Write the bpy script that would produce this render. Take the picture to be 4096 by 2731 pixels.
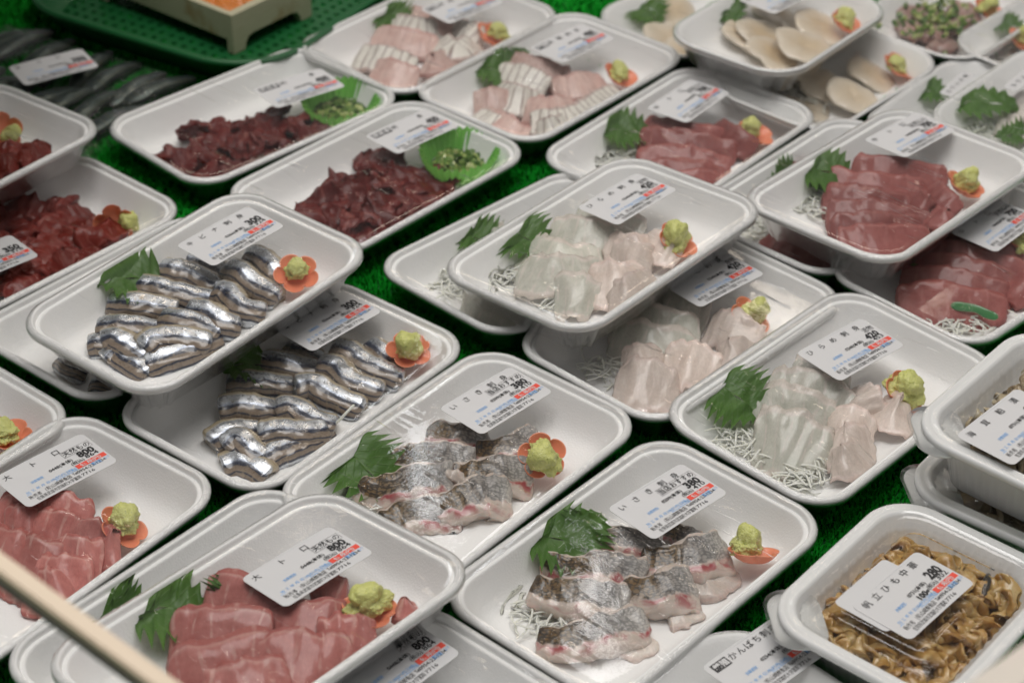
import bpy, bmesh, math, random
import numpy as np
from mathutils import Matrix, Vector, Euler
from mathutils import noise as mnoise

for o in list(bpy.data.objects): bpy.data.objects.remove(o)
SC = bpy.context.scene
COL = SC.collection
R = math.radians

# ------------------------------------------------------------------ camera
cam = bpy.data.cameras.new('camera'); cam_o = bpy.data.objects.new('camera', cam); COL.objects.link(cam_o)
PITCH, ROLL, CAM_H = 0.613178, 0.013855, 0.80565
fw = Vector((0, math.cos(PITCH), -math.sin(PITCH))); rt = Vector((1, 0, 0)); up = Vector((0, math.sin(PITCH), math.cos(PITCH)))
r2 = rt*math.cos(ROLL) + up*math.sin(ROLL); u2 = up*math.cos(ROLL) - rt*math.sin(ROLL)
cam_o.matrix_world = Matrix(((r2.x, u2.x, -fw.x, 0), (r2.y, u2.y, -fw.y, 0), (r2.z, u2.z, -fw.z, CAM_H), (0, 0, 0, 1)))
cam.sensor_width = 36; cam.lens = 70.82; cam.clip_start = 0.05; cam.clip_end = 50
cam.dof.use_dof = True; cam.dof.focus_distance = 1.240; cam.dof.aperture_fstop = 8.0
SC.camera = cam_o

# ------------------------------------------------------------------ light: a shop ceiling with fluorescent tubes
world = bpy.data.worlds.new('World'); SC.world = world; world.use_nodes = True
world.node_tree.nodes['Background'].inputs[0].default_value = (1.0, 0.975, 0.95, 1)
world.node_tree.nodes['Background'].inputs[1].default_value = 0.18
def lamp(name, loc, aim, sx, sy, power, col, spread=180):
    l = bpy.data.lights.new(name, 'AREA'); l.shape = 'RECTANGLE'; l.size = sx; l.size_y = sy; l.energy = power; l.color = col; l.spread = R(spread)
    o = bpy.data.objects.new(name, l); COL.objects.link(o); o.location = loc
    o.rotation_euler = (Vector(aim)-Vector(loc)).to_track_quat('-Z', 'Y').to_euler()
    return o
lamp('ceiling_panel', (0.0, 1.0, 2.5), (0.0, 1.15, 0), 1.9, 1.1, 38.0, (1.0, 0.974, 0.95))
lamp('tube_lamp', (0.2, 2.35, 2.05), (0.0, 1.1, 0), 1.8, 0.03, 4.5, (1.0, 0.84, 0.66))
lamp('tube_lamp', (0.0, 4.6, 2.3), (0.0, 1.1, 0), 2.4, 0.04, 3.0, (1.0, 0.86, 0.70))
lamp('tube_lamp', (-0.75, 1.9, 2.3), (-0.05, 1.1, 0), 0.04, 1.6, 3.5, (1.0, 0.95, 0.90))
lamp('tube_lamp', (0.85, 1.9, 2.3), (0.1, 1.1, 0), 0.04, 1.6, 3.0, (1.0, 0.90, 0.80))
lamp('window_light', (0.141, 2.4, 1.58), (0.047, 0.80, 0.03), 0.026, 0.34, .42, (1.0, 0.98, 0.97))
lamp('window_light', (-0.165, 3.05, 1.58), (-0.055, 1.03, 0.03), 0.026, 0.34, .42, (0.95, 0.98, 1.0))
SC.view_settings.view_transform = 'Standard'; SC.view_settings.look = 'None'; SC.view_settings.gamma = 1; SC.view_settings.exposure = 0.06
SC.cycles.use_denoising = True; SC.cycles.max_bounces = 8; SC.cycles.transparent_max_bounces = 16; SC.cycles.diffuse_bounces = 4
SC.cycles.glossy_bounces = 3; SC.cycles.transmission_bounces = 4; SC.cycles.sample_clamp_indirect = 4; SC.cycles.sample_clamp_direct = 12; SC.cycles.caustics_reflective = False
SC.cycles.use_adaptive_sampling = True; SC.cycles.adaptive_threshold = 0.04

# ------------------------------------------------------------------ measured layout, millimetres inside each tray, metres and degrees for the trays
DATA = {
 'trays': {
  'T2': [-0.141,1.0593,0.0,0.0,0.0,52.38],
  'T5': [-0.0305,0.9791,0.0,0.0,0.0,51.03],
  'T6': [0.0746,0.8866,0.0,0.0,0.0,48.44],
  'T16': [0.2091,1.051,0.0028,2.2,0.19,47.3],
  'T15': [0.1164,1.1323,0.0,0.0,0.0,47.0],
  'T8': [-0.1036,1.3257,0.0,0.0,0.0,48.86],
  'T7': [-0.208,1.4177,0.0,0.0,0.0,44.91],
  'T10': [0.0294,1.4906,0.0,0.0,0.0,49.48],
  'T9': [-0.0737,1.5666,0.0,0.0,0.0,49.41],
  'T11': [0.1314,1.3897,0.0,0.0,0.0,51.15],
  'T13': [0.3387,1.2211,0.0,0.0,0.0,43.63],
  'T3': [-0.2859,0.9016,0.0,0.0,0.0,54.17],
  'T1': [-0.2085,1.1158,0.0344,-0.33,-2.24,51.21],
  'T1b': [-0.2508,1.146,0.0,-0.39,0.53,50.99],
  'T14': [0.0651,1.1871,0.0304,-3.29,-1.32,48.66],
  'T14b': [0.0184,1.2215,-0.0001,-0.94,1.28,46.27],
  'T12': [0.2777,1.2769,0.0271,-0.98,1.02,47.86],
  'T12b': [0.2417,1.3065,0.0,0.12,-0.02,48.94],
  'T4': [-0.1314,0.8043,0.0262,-5.41,0.67,48.18],
  'T4b': [-0.1641,0.8324,-0.0,-0.0,0.01,49.89],
  'T4c': [-0.0693,0.73,-0.0,0.0,0.0,49.5],
  'T3c': [-0.3892,0.9765,0.0,-0.05,-0.0,51.08],
  'T19': [-0.3564,1.2321,-0.0,-0.33,0.46,49.45],
  'T20': [-0.4214,1.2905,0.0299,-0.8,0.57,53.96],
  'T21': [0.2209,1.5425,0.0263,0.57,1.44,52.86],
  'T21b': [0.2595,1.5029,-0.0021,-0.13,0.31,48.7],
  'T21c': [0.1688,1.6235,-0.002,0.59,0.0,43.49],
  'T22': [0.392,1.6292,-0.002,0.1,0.0,49.08],
  'T23a': [0.4728,1.5841,-0.002,0.38,0.0,46.58],
  'T23b': [0.3704,1.4407,-0.0025,0.36,2.64,53.49],
  'T23c': [0.4218,1.4232,0.015,0.0,0.04,49.26],
  'T17': [0.1065,0.7362,-0.002,0.01,0.18,45.32],
  'C1': [0.2281,0.8403,-0.0003,0.33,0.43,50.73],
  'C2': [0.3213,0.9556,0.0431,0.46,-0.38,49.47],
  'C3': [0.3222,0.958,0.0,-0.15,0.0,52.12],
 },
 'slices': [
  ["T1","kib",[[38.5,56.1,11.0],[38.4,35.9,14.0],[43.1,17.9,9.0]],23,18,14,{}],
  ["T1","kib",[[11.5,54.2,17.0],[15.1,39.5,19.3],[20.4,28.0,17.2],[22.4,7.3,13.0]],23,18,14,{}],
  ["T1","kib",[[-15.3,56.1,17.0],[-8.1,37.6,19.3],[-1.6,21.9,17.2],[10.7,-0.7,13.0]],23,18,14,{}],
  ["T1","kib",[[-36.8,51.3,17.0],[-29.1,34.1,19.3],[-21.1,23.8,17.2],[-10.6,9.8,13.0]],23,18,14,{}],
  ["T1","kib",[[-60.9,36.1,16.0],[-51.6,24.3,18.3],[-41.8,12.7,16.2],[-31.0,2.1,12.0]],23,18,14,{}],
  ["T1","kib",[[-73.6,31.8,11.0],[-68.8,26.5,13.3],[-62.9,18.6,12.0],[-58.4,9.9,9.0]],23,18,14,{}],
  ["T1","kib",[[60.8,21.1,15.0],[64.1,10.0,17.3],[61.4,-6.0,15.2],[59.7,-17.4,11.0]],23,18,14,{}],
  ["T1","kib",[[39.2,16.8,18.0],[39.7,4.2,20.3],[37.7,-11.0,18.2],[40.0,-33.5,14.0]],23,18,14,{}],
  ["T1","kib",[[15.0,4.4,17.0],[17.7,-5.7,19.3],[13.5,-24.1,17.2],[24.6,-38.8,13.0]],23,18,14,{}],
  ["T1","kib",[[-9.9,3.9,17.0],[-6.5,-11.8,19.3],[-5.3,-26.9,17.2],[3.5,-36.1,13.0]],23,18,14,{}],
  ["T1","kib",[[-27.2,10.7,17.0],[-23.0,-3.5,19.3],[-17.1,-17.0,17.2],[-13.5,-32.8,13.0]],23,18,14,{}],
  ["T1","kib",[[-58.1,-6.7,17.0],[-46.7,-7.8,19.3],[-34.1,-18.4,17.2],[-22.7,-34.6,13.0]],23,18,14,{}],
  ["T1","kib",[[-68.6,22.6,15.0],[-62.0,17.3,17.3],[-60.7,4.5,15.2],[-59.5,-11.3,11.0]],23,18,14,{}],
  ["T1","kib",[[-65.7,-14.3,10.0],[-51.9,-22.1,12.3],[-34.2,-28.5,11.4],[-11.5,-32.1,9.0]],23,18,14,{}],
  ["T1","kib",[[-76.4,12.0,9.0],[-67.8,9.8,11.3],[-67.9,-1.4,10.8],[-67.6,-21.1,9.0]],23,18,14,{}],
  ["T2","kib",[[42.7,50.1,11.0],[43.1,34.4,14.0],[48.6,21.4,9.0]],23,18,14,{}],
  ["T2","kib",[[14.2,49.7,17.0],[19.5,33.4,19.3],[25.7,21.2,17.2],[35.8,11.4,13.0]],23,18,14,{}],
  ["T2","kib",[[-18.3,46.8,17.0],[-8.8,33.1,19.3],[0.4,22.9,17.2],[11.8,12.3,13.0]],23,18,14,{}],
  ["T2","kib",[[-42.6,30.4,17.0],[-32.4,20.7,19.3],[-23.0,8.9,17.2],[-12.7,2.4,13.0]],23,18,14,{}],
  ["T2","kib",[[-68.8,10.8,15.0],[-56.2,7.9,17.3],[-45.1,2.3,15.2],[-35.3,-3.3,11.0]],23,18,14,{}],
  ["T2","kib",[[74.1,5.7,15.0],[71.6,-4.9,17.3],[70.0,-18.8,15.2],[70.7,-27.6,11.0]],23,18,14,{}],
  ["T2","kib",[[53.4,18.5,18.0],[56.7,6.0,20.3],[55.2,-13.2,18.2],[62.3,-38.6,14.0]],23,18,14,{}],
  ["T2","kib",[[36.4,14.7,17.0],[39.6,2.1,19.3],[35.2,-15.3,17.2],[44.9,-37.1,13.0]],23,18,14,{}],
  ["T2","kib",[[5.9,7.1,17.0],[14.4,-1.0,19.3],[14.9,-13.9,17.2],[21.3,-39.6,13.0]],23,18,14,{}],
  ["T2","kib",[[-19.2,1.7,17.0],[-11.8,-6.7,19.3],[-11.5,-23.7,17.2],[-2.5,-38.5,13.0]],23,18,14,{}],
  ["T2","kib",[[-45.3,-7.8,17.0],[-34.7,-18.0,19.3],[-24.8,-28.9,17.2],[-7.5,-36.0,13.0]],23,18,14,{}],
  ["T2","kib",[[-67.2,1.3,15.0],[-56.0,-1.2,17.3],[-58.1,-14.4,15.2],[-56.5,-25.3,11.0]],23,18,14,{}],
  ["T2","kib",[[-57.7,-23.4,11.0],[-43.8,-29.2,13.3],[-26.7,-33.4,12.0],[-3.8,-35.4,9.0]],23,18,14,{}],
  ["T2","kib",[[-77.6,-7.3,9.0],[-68.4,-12.8,11.3],[-65.7,-24.5,10.8],[-65.2,-36.5,9.0]],23,18,14,{}],
  ["T1b","kib",[[-67.9,15.7,12],[-72.5,-2.4,16],[-65.5,-12.1,10]],17,11,18,{}],
  ["T1b","kib",[[-73.5,-21.4,10],[-70.7,-29.4,15],[-61.9,-37.0,9]],17,11,18,{}],
  ["T5","isaki",[[20.9,48.2,16],[25.3,32.1,20],[32.6,18.8,19],[41.2,10.4,12]],28.6,13,30,{"shift":3.5}],
  ["T5","isaki",[[-18.2,53.0,17],[-11.3,41.4,16],[-1.0,23.9,21],[9.6,8.9,20],[18.9,1.3,14]],28.6,13,32,{"shift":3.5}],
  ["T5","isaki",[[25.5,13.7,15],[33.5,0.1,19],[48.2,-9.8,19],[65.1,-12.5,16]],28.6,13,24,{"shift":3.5}],
  ["T5","isaki",[[-47.3,43.0,18],[-43.1,32.2,15],[-29.1,18.4,21],[-14.8,7.0,20],[-4.4,0.7,15]],29.9,13,32,{"shift":3.7}],
  ["T5","isaki",[[-2.0,9.5,15],[6.9,-7.9,20],[20.4,-20.3,20],[34.0,-31.9,13]],32.5,13,26,{"shift":4.0}],
  ["T5","isaki",[[-31.7,-3.8,14],[-20.0,-14.7,18],[-4.9,-22.5,21],[9.5,-35.0,13]],33.8,13,28,{"shift":4.2}],
  ["T5","isaki",[[-63.9,12.2,13],[-50.3,4.4,14],[-35.0,-6.8,14],[-19.7,-20.9,10]],31.2,13,26,{"shift":3.8}],
  ["T5","isaflesh",[[-10.3,7.1,20],[-4.4,-3.1,17],[2.1,-11.9,12]],9,13,34,{}],
  ["T6","isaki",[[5.8,54.1,19],[7.8,41.1,17],[15.4,29.3,20],[24.5,15.1,18],[32.2,2.9,12]],26.0,13,28,{"shift":3.2}],
  ["T6","isaki",[[48.0,15.6,14],[49.5,4.3,15],[55.0,-5.9,11]],23.4,13,24,{"shift":2.9}],
  ["T6","isaki",[[14.8,8.8,16],[24.9,-5.0,20],[38.6,-16.1,21],[59.2,-23.5,15]],35.1,13,20,{"shift":4.3}],
  ["T6","isaki",[[-27.3,49.4,18],[-20.3,33.6,17],[-9.7,19.3,21],[-0.0,7.6,19],[7.8,-3.2,14]],28.6,13,28,{"shift":3.5}],
  ["T6","isaki",[[-11.5,2.4,16],[-5.5,-13.5,19],[6.3,-22.1,21],[21.7,-28.8,14]],35.1,13,22,{"shift":4.3}],
  ["T6","isaki",[[-47.6,40.6,17],[-41.0,20.3,20],[-29.1,3.8,20],[-16.8,-10.8,14]],32.5,13,28,{"shift":4.0}],
  ["T6","isaki",[[-75.3,12.4,14],[-68.4,-4.3,19],[-49.1,-15.5,20],[-21.2,-26.4,15]],28.6,13,26,{"shift":3.5}],
  ["T6","isaflesh",[[25.3,-22.9,9],[29.6,-30.8,10],[52.5,-32.6,9]],25.5,7,10,{}],
  ["T6","isaflesh",[[-38.6,-22.1,7],[-37.9,-30.1,8],[-25.9,-35.9,7]],24.0,7,10,{}],
  ["T6","isaflesh",[[-5.9,-27.6,8],[1.2,-33.9,9],[13.3,-36.6,8]],25.5,7,10,{}],
  ["T4","oto",[[-1.7,49.9,21],[6.4,36.9,24],[11.2,17.9,23],[14.9,-1.4,19]],42.5,9,34,{"shift":9.3}],
  ["T4","oto",[[36.6,4.3,19],[44.7,-1.6,21],[52.1,-11.4,18]],30.0,9,34,{"shift":6.6}],
  ["T4","oto",[[-34.7,40.6,20],[-25.3,24.3,24],[-12.5,10.0,24],[-0.9,-7.7,20]],50.0,9,34,{"shift":11.0}],
  ["T4","oto",[[-58.3,12.7,20],[-44.3,-3.1,24],[-26.8,-11.2,24],[-10.8,-23.4,20]],57.5,9,34,{"shift":12.7}],
  ["T4","oto",[[6.9,5.2,19],[15.2,-10.2,24],[27.5,-20.3,23],[36.8,-28.2,17]],37.5,9,34,{"shift":8.2}],
  ["T4","oto",[[31.7,-27.3,19],[32.4,-42.9,24],[40.6,-47.2,17]],25.0,9,34,{"shift":5.5}],
  ["T4","oto",[[60.3,-40.3,19],[60.5,-48.9,24],[70.5,-47.3,17]],15.0,9,34,{"shift":3.3}],
  ["T4","oto",[[-24.2,-15.6,19],[-8.2,-26.6,24],[1.5,-39.8,23],[17.5,-52.9,17]],50.0,9,34,{"shift":11.0}],
  ["T4","oto",[[12.6,-27.3,19],[20.0,-38.5,24],[31.7,-47.3,17]],42.5,9,34,{"shift":9.3}],
  ["T4","oto",[[-55.6,-10.3,17],[-37.9,-28.2,22],[-16.1,-39.9,17]],57.5,9,34,{"shift":12.7}],
  ["T3","oto",[[13.6,43.2,18],[26.7,19.6,23],[35.4,2.6,23],[44.0,-11.4,17]],37.5,9,34,{"shift":8.2}],
  ["T3","oto",[[10.3,31.3,18],[14.9,17.0,23],[25.7,7.4,17]],32.5,9,34,{"shift":7.2}],
  ["T3","oto",[[17.0,15.1,18],[22.2,-3.3,23],[30.6,-13.4,17]],35.0,9,34,{"shift":7.7}],
  ["T3","oto",[[25.5,-5.0,18],[30.2,-22.7,23],[35.8,-32.7,17]],30.0,9,34,{"shift":6.6}],
  ["T3","oto",[[-10.0,26.0,18],[-7.5,2.6,23],[0.1,-8.1,17]],42.5,9,34,{"shift":9.3}],
  ["T3","oto",[[-7.7,7.3,18],[-3.7,-16.2,23],[7.5,-31.7,17]],42.5,9,34,{"shift":9.3}],
  ["T3","oto",[[7.2,-12.5,18],[11.6,-31.3,23],[24.1,-41.7,17]],37.5,9,34,{"shift":8.2}],
  ["T3","oto",[[-11.5,-16.8,18],[-6.0,-35.2,23],[11.4,-47.1,17]],40.0,9,34,{"shift":8.8}],
  ["T3","oto",[[34.3,-25.6,18],[32.0,-37.5,23],[38.9,-40.3,17]],27.5,9,34,{"shift":6.0}],
  ["T3","oto",[[-20.4,-30.3,18],[-13.8,-41.6,23],[-1.7,-43.2,17]],37.5,9,34,{"shift":8.2}],
  ["T3c","oto",[[61.4,-0.8,16],[64.1,-15.9,20],[69.5,-25.7,16]],37.5,9,34,{"shift":8.2}],
  ["T14","hir",[[35.9,58.2,15],[33.7,27.6,22],[42.8,-2.5,14]],39.0,4.2,28,{"shift":7.0}],
  ["T14","hir",[[2.2,56.0,15],[8.6,28.3,22],[28.2,6.0,14]],39.0,4.2,28,{"shift":7.0}],
  ["T14","hir",[[-22.0,55.8,15],[-25.5,20.7,22],[3.2,4.7,14]],39.0,4.2,28,{"shift":7.0}],
  ["T14","hir",[[-47.0,36.9,15],[-39.5,8.6,22],[-11.3,-9.5,14]],39.0,4.2,28,{"shift":7.0}],
  ["T14","hir",[[-56.5,-0.4,15],[-49.8,-14.9,22],[-41.0,-30.0,14]],39.0,4.2,28,{"shift":7.0}],
  ["T14","hir",[[13.4,12.0,15],[18.7,-6.1,22],[34.0,-14.8,14]],23.4,4.2,28,{"shift":4.2,"pink":1}],
  ["T14","hir",[[2.1,-1.6,15],[9.2,-17.0,22],[18.3,-30.4,14]],36.4,4.2,28,{"shift":6.6,"pink":1}],
  ["T14","hir",[[-32.5,-9.4,15],[-24.2,-28.7,22],[-0.7,-38.3,14]],41.6,4.2,28,{"shift":7.5,"pink":1}],
  ["T14","hir",[[43.0,-5.5,15],[30.9,-29.8,22],[35.8,-40.4,14]],26.0,4.2,28,{"shift":4.7,"pink":1}],
  ["T14","hir",[[-38.0,-31.6,15],[-29.9,-45.6,22],[3.6,-39.0,14]],28.6,4.2,28,{"shift":5.1,"pink":1}],
  ["T15","hir",[[17.1,53.1,15],[24.5,26.5,21],[37.6,5.0,14]],39.0,4.8,28,{"shift":7.0}],
  ["T15","hir",[[-13.2,50.7,15],[-0.7,21.3,21],[17.4,-3.0,14]],39.0,4.8,28,{"shift":7.0}],
  ["T15","hir",[[-31.0,38.3,15],[-20.8,9.6,21],[2.1,-13.4,14]],39.0,4.8,28,{"shift":7.0}],
  ["T15","hir",[[30.7,-0.4,15],[31.6,-19.8,21],[35.1,-43.1,14]],33.8,4.8,28,{"shift":6.1,"pink":1}],
  ["T15","hir",[[-63.8,4.4,14],[-56.3,-13.3,21],[-39.8,-31.5,13]],44.2,4.8,28,{"shift":8.0,"pink":1}],
  ["T15","hir",[[-25.9,-5.6,14],[-17.9,-23.9,21],[-7.7,-41.6,13]],41.6,4.8,28,{"shift":7.5,"pink":1}],
  ["T15","hir",[[2.2,-28.5,14],[6.8,-39.4,21],[30.6,-41.7,13]],33.8,4.8,28,{"shift":6.1,"pink":1}],
  ["T15","hir",[[-47.0,16.0,14],[-39.5,4.0,21],[-19.5,-2.3,13]],26.0,4.8,28,{"shift":4.7,"pink":1}],
  ["T16","hir",[[10.0,42.2,15],[17.1,24.5,22],[31.9,7.2,14]],41.6,4.2,28,{"shift":7.5}],
  ["T16","hir",[[-10.6,46.0,15],[-0.9,20.8,22],[15.5,-8.2,14]],44.2,4.2,28,{"shift":8.0}],
  ["T16","hir",[[-37.0,40.3,15],[-23.3,18.3,22],[-5.6,-8.4,14]],44.2,4.2,28,{"shift":8.0}],
  ["T16","hir",[[-56.0,21.7,15],[-46.7,0.8,22],[-35.1,-26.0,14]],52.0,4.2,28,{"shift":9.4}],
  ["T16","hir",[[32.0,1.8,15],[21.1,-14.0,22],[19.0,-25.2,14]],23.4,4.2,28,{"shift":4.2,"pink":1}],
  ["T16","hir",[[-9.2,-3.3,15],[-6.1,-18.4,22],[3.2,-33.5,14]],28.6,4.2,28,{"shift":5.1,"pink":1}],
  ["T16","hir",[[-28.2,-18.1,15],[-25.4,-29.5,22],[-4.5,-34.3,14]],33.8,4.2,28,{"shift":6.1,"pink":1}],
  ["T16","hir",[[30.2,-17.3,15],[23.0,-32.9,22],[34.1,-39.7,14]],31.2,4.2,28,{"shift":5.6,"pink":1}],
  ["T16","hir",[[-43.0,-29.7,15],[-38.8,-39.1,22],[-16.1,-37.9,14]],26.0,4.2,28,{"shift":4.7,"pink":1}],
  ["T14b","hir",[[-3.2,58.6,16],[-1.2,42.5,20],[5.7,31.1,12]],39.0,4.8,28,{"shift":7.0}],
  ["T14b","hir",[[-76.8,2.5,16],[-69.6,-13.4,20],[-57.2,-35.6,12]],52.0,4.8,28,{"shift":9.4}],
  ["T11","chu",[[16.8,48.9,19],[23.9,11.7,24],[47.1,-13.7,17]],29.9,7,40,{"shift":9.0}],
  ["T11","chu",[[-4.9,38.8,19],[11.5,2.9,24],[35.2,-31.8,17]],29.9,7,40,{"shift":9.0}],
  ["T11","chu",[[-31.8,21.3,19],[-9.8,-6.6,24],[12.2,-41.9,17]],29.9,7,40,{"shift":9.0}],
  ["T11","chu",[[-44.1,2.1,19],[-24.8,-22.7,24],[-4.3,-47.6,17]],29.9,7,40,{"shift":9.0}],
  ["T11","chu",[[51.6,2.1,19],[41.7,-26.8,24],[45.5,-43.9,17]],25.3,7,40,{"shift":7.6}],
  ["T11","chu",[[-45.3,-26.6,19],[-30.7,-43.3,24],[-16.1,-55.7,17]],36.8,7,40,{"shift":11.0}],
  ["T12","chu",[[23.1,50.2,20],[34.0,20.2,24],[61.7,-11.5,17]],29.9,7,40,{"shift":9.0}],
  ["T12","chu",[[-9.1,52.2,20],[5.1,16.4,24],[36.5,-11.1,17]],29.9,7,40,{"shift":9.0}],
  ["T12","chu",[[-32.9,38.5,20],[-18.5,10.7,24],[5.7,-16.9,17]],36.8,7,40,{"shift":11.0}],
  ["T12","chu",[[-51.1,22.6,20],[-32.8,-4.1,24],[-2.4,-38.1,17]],36.8,7,40,{"shift":11.0}],
  ["T12","chu",[[-67.4,8.1,20],[-45.5,-12.7,24],[-12.8,-36.9,17]],32.2,7,40,{"shift":9.7}],
  ["T12","chu",[[-80.8,-6.4,20],[-62.1,-24.0,24],[-22.1,-48.8,17]],39.1,7,40,{"shift":11.7}],
  ["T12","chu",[[11.9,-8.4,20],[4.3,-25.8,24],[7.0,-33.1,17]],23.0,7,40,{"shift":6.9}],
  ["T12","chu",[[34.4,-14.1,20],[21.2,-36.0,24],[23.8,-48.3,17]],23.0,7,40,{"shift":6.9}],
  ["T12","chu",[[0.2,-36.0,20],[-6.1,-49.3,24],[5.3,-51.0,17]],23.0,7,40,{"shift":6.9}],
  ["T13","chu",[[16.9,50.4,19],[27.6,21.2,24],[44.7,-7.3,16]],31.0,7,40,{"shift":9.3}],
  ["T13","chu",[[-6.5,47.6,19],[6.8,16.4,24],[28.8,-20.5,16]],31.0,7,40,{"shift":9.3}],
  ["T13","chu",[[-28.8,44.3,19],[-9.2,9.8,24],[14.0,-23.8,16]],31.0,7,40,{"shift":9.3}],
  ["T13","chu",[[-51.2,35.4,19],[-27.4,1.5,24],[-3.0,-30.8,16]],34.5,7,40,{"shift":10.3}],
  ["T13","chu",[[-77.2,20.3,19],[-49.6,-4.8,24],[-19.8,-37.7,16]],43.7,7,40,{"shift":13.1}],
  ["T13","chu",[[10.6,-20.6,19],[3.4,-34.7,24],[3.0,-48.4,16]],29.9,7,40,{"shift":9.0}],
  ["T12b","chu",[[-65.8,6.5,16],[-68.8,-16.1,19],[-59.6,-40.2,14]],29.9,7,40,{"shift":9.0}],
  ["T12b","chu",[[-54.2,17.9,16],[-60.3,-1.8,19],[-52.6,-12.7,14]],29.9,7,40,{"shift":9.0}],
  ["T12b","chu",[[14.2,60.0,16],[28.5,52.8,19],[47.7,50.0,14]],27.6,7,40,{"shift":8.3}],
  ["T10","tai",[[10.8,60.5,16],[12.6,28.2,21],[26.7,1.3,14]],31.2,7.2,28,{"shift":4.7}],
  ["T10","tai",[[-11.3,59.5,16],[-3.6,27.3,21],[2.1,3.7,14]],28.6,7.2,28,{"shift":4.3}],
  ["T10","tai",[[0.5,-0.1,16],[14.7,-14.6,21],[44.9,-21.8,14]],28.6,7.2,28,{"shift":4.3}],
  ["T10","tai",[[-35.3,33.1,16],[-36.8,8.8,21],[-22.5,-5.6,14]],31.2,7.2,28,{"shift":4.7}],
  ["T10","tai",[[-39.1,-4.7,16],[-31.3,-24.2,21],[-7.3,-34.3,14]],31.2,7.2,28,{"shift":4.7}],
  ["T10","tai",[[-53.0,-21.6,16],[-32.1,-49.6,21],[38.8,-42.9,14]],31.2,7.2,28,{"shift":4.7}],
  ["T10","tai",[[-69.2,10.8,16],[-79.2,-20.6,21],[-74.3,-38.6,14]],28.6,7.2,28,{"shift":4.3}],
  ["T10","tai",[[-63.1,-36.4,16],[-52.9,-49.7,21],[-24.4,-50.8,14]],26.0,7.2,28,{"shift":3.9}],
  ["T10","tai",[[-60.5,33.6,15],[-49.9,20.0,20],[-31.4,4.2,14]],28.6,7.2,28,{"shift":4.3}],
  ["T10","tai",[[-73.4,18.2,15],[-79.9,-2.7,20],[-75.1,-23.5,14]],26.0,7.2,28,{"shift":3.9}],
  ["T9","tai",[[26.5,59.2,16],[33.1,22.9,21],[42.0,-13.2,14]],28.6,7.2,28,{"shift":4.3}],
  ["T9","tai",[[4.6,62.4,16],[11.0,30.1,21],[32.2,11.0,14]],28.6,7.2,28,{"shift":4.3}],
  ["T9","tai",[[-20.5,49.4,16],[-12.1,15.3,21],[5.0,-5.8,14]],28.6,7.2,28,{"shift":4.3}],
  ["T9","tai",[[-55.3,34.9,16],[-47.7,8.8,21],[-35.5,-16.3,14]],31.2,7.2,28,{"shift":4.7}],
  ["T9","tai",[[-64.4,6.6,16],[-62.6,-19.1,21],[-52.6,-35.1,14]],31.2,7.2,28,{"shift":4.7}],
  ["T9","tai",[[10.5,2.0,16],[5.9,-24.1,21],[34.3,-21.5,14]],26.0,7.2,28,{"shift":3.9}],
  ["T9","tai",[[-28.1,-17.5,16],[-24.0,-30.0,21],[-1.2,-25.1,14]],26.0,7.2,28,{"shift":3.9}],
  ["T9","tai",[[38.3,15.2,16],[36.9,-15.1,21],[40.5,-28.2,14]],26.0,7.2,28,{"shift":3.9}],
  ["T7","drk",[[-98.3,-5.9,9.9],[-73.1,-4.1,17.6],[-50.7,-7.3,15.4]],31.7,5,32,{}],
  ["T7","drk",[[-75.8,0.6,8.0],[-51.9,1.1,12.8],[-25.0,1.0,7.3]],24.0,5,-12,{}],
  ["T7","drk",[[-49.7,38.3,14.4],[-25.6,23.6,17.4],[-5.1,13.3,11.7]],26.0,5,-25,{}],
  ["T7","drk",[[-49.7,1.8,6],[-29.9,6.3,13.5],[-14.5,13.4,6]],33.0,5,16,{}],
  ["T7","drk",[[-38.8,18.2,9.0],[-15.3,2.1,16.8],[3.4,-11.6,12.7]],26.6,5,-16,{}],
  ["T7","drk",[[-57.9,-5.6,14.2],[-43.3,-20.7,16.2],[-30.9,-33.8,12.4]],37.7,5,4,{}],
  ["T7","drk",[[-47.1,-11.4,14.6],[-25.1,-23.7,16.9],[-8.9,-30.2,10.4]],38.2,5,-24,{}],
  ["T7","drk",[[-19.6,-5.9,14.0],[-2.6,-3.7,16.0],[19.8,2.3,8.3]],27.1,5,20,{}],
  ["T7","drk",[[-43.5,-42.1,10.3],[-19.6,-30.3,14.4],[4.1,-21.9,11.8]],36.5,5,23,{}],
  ["T7","drk",[[-19.8,-33.8,16.1],[-4.7,-28.1,18.6],[12.4,-23.8,11.1]],29.6,5,30,{}],
  ["T7","drk",[[7.1,0.4,11.2],[24.0,-4.4,14.2],[45.9,-5.0,8.1]],40.7,5,-15,{}],
  ["T7","drk",[[-26.1,-31.2,11.3],[-10.0,-50.0,15.7],[9.3,-70.0,8.8]],31.5,5,0,{}],
  ["T7","drk",[[-1.3,-18.0,7.3],[18.1,-38.9,12.2],[33.5,-55.4,6]],39.9,5,13,{}],
  ["T7","drk",[[12.4,-40.4,12.1],[31.7,-38.1,15.0],[46.8,-33.4,10.3]],40.8,5,26,{}],
  ["T7","drk",[[-1.5,-1.0,9.0],[17.1,7.1,15.4],[35.9,17.8,11.0]],26.3,5,-2,{}],
  ["T7","drk",[[-63.7,-54.4,11.4],[-41.7,-44.8,16.4],[-17.7,-30.2,12.8]],37.1,5,27,{}],
  ["T7","drk",[[-89.1,-22.9,11.3],[-65.7,-30.6,17.4],[-44.3,-41.5,13.2]],35.8,5,-8,{}],
  ["T7","drk",[[-81.0,-36.8,13.1],[-54.8,-41.2,16.8],[-34.0,-47.4,11.4]],24.0,5,8,{}],
  ["T7","drk",[[-41.1,-43.7,8.3],[-20.5,-54.0,15.2],[-1.7,-67.9,11.2]],34.7,5,19,{}],
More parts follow.
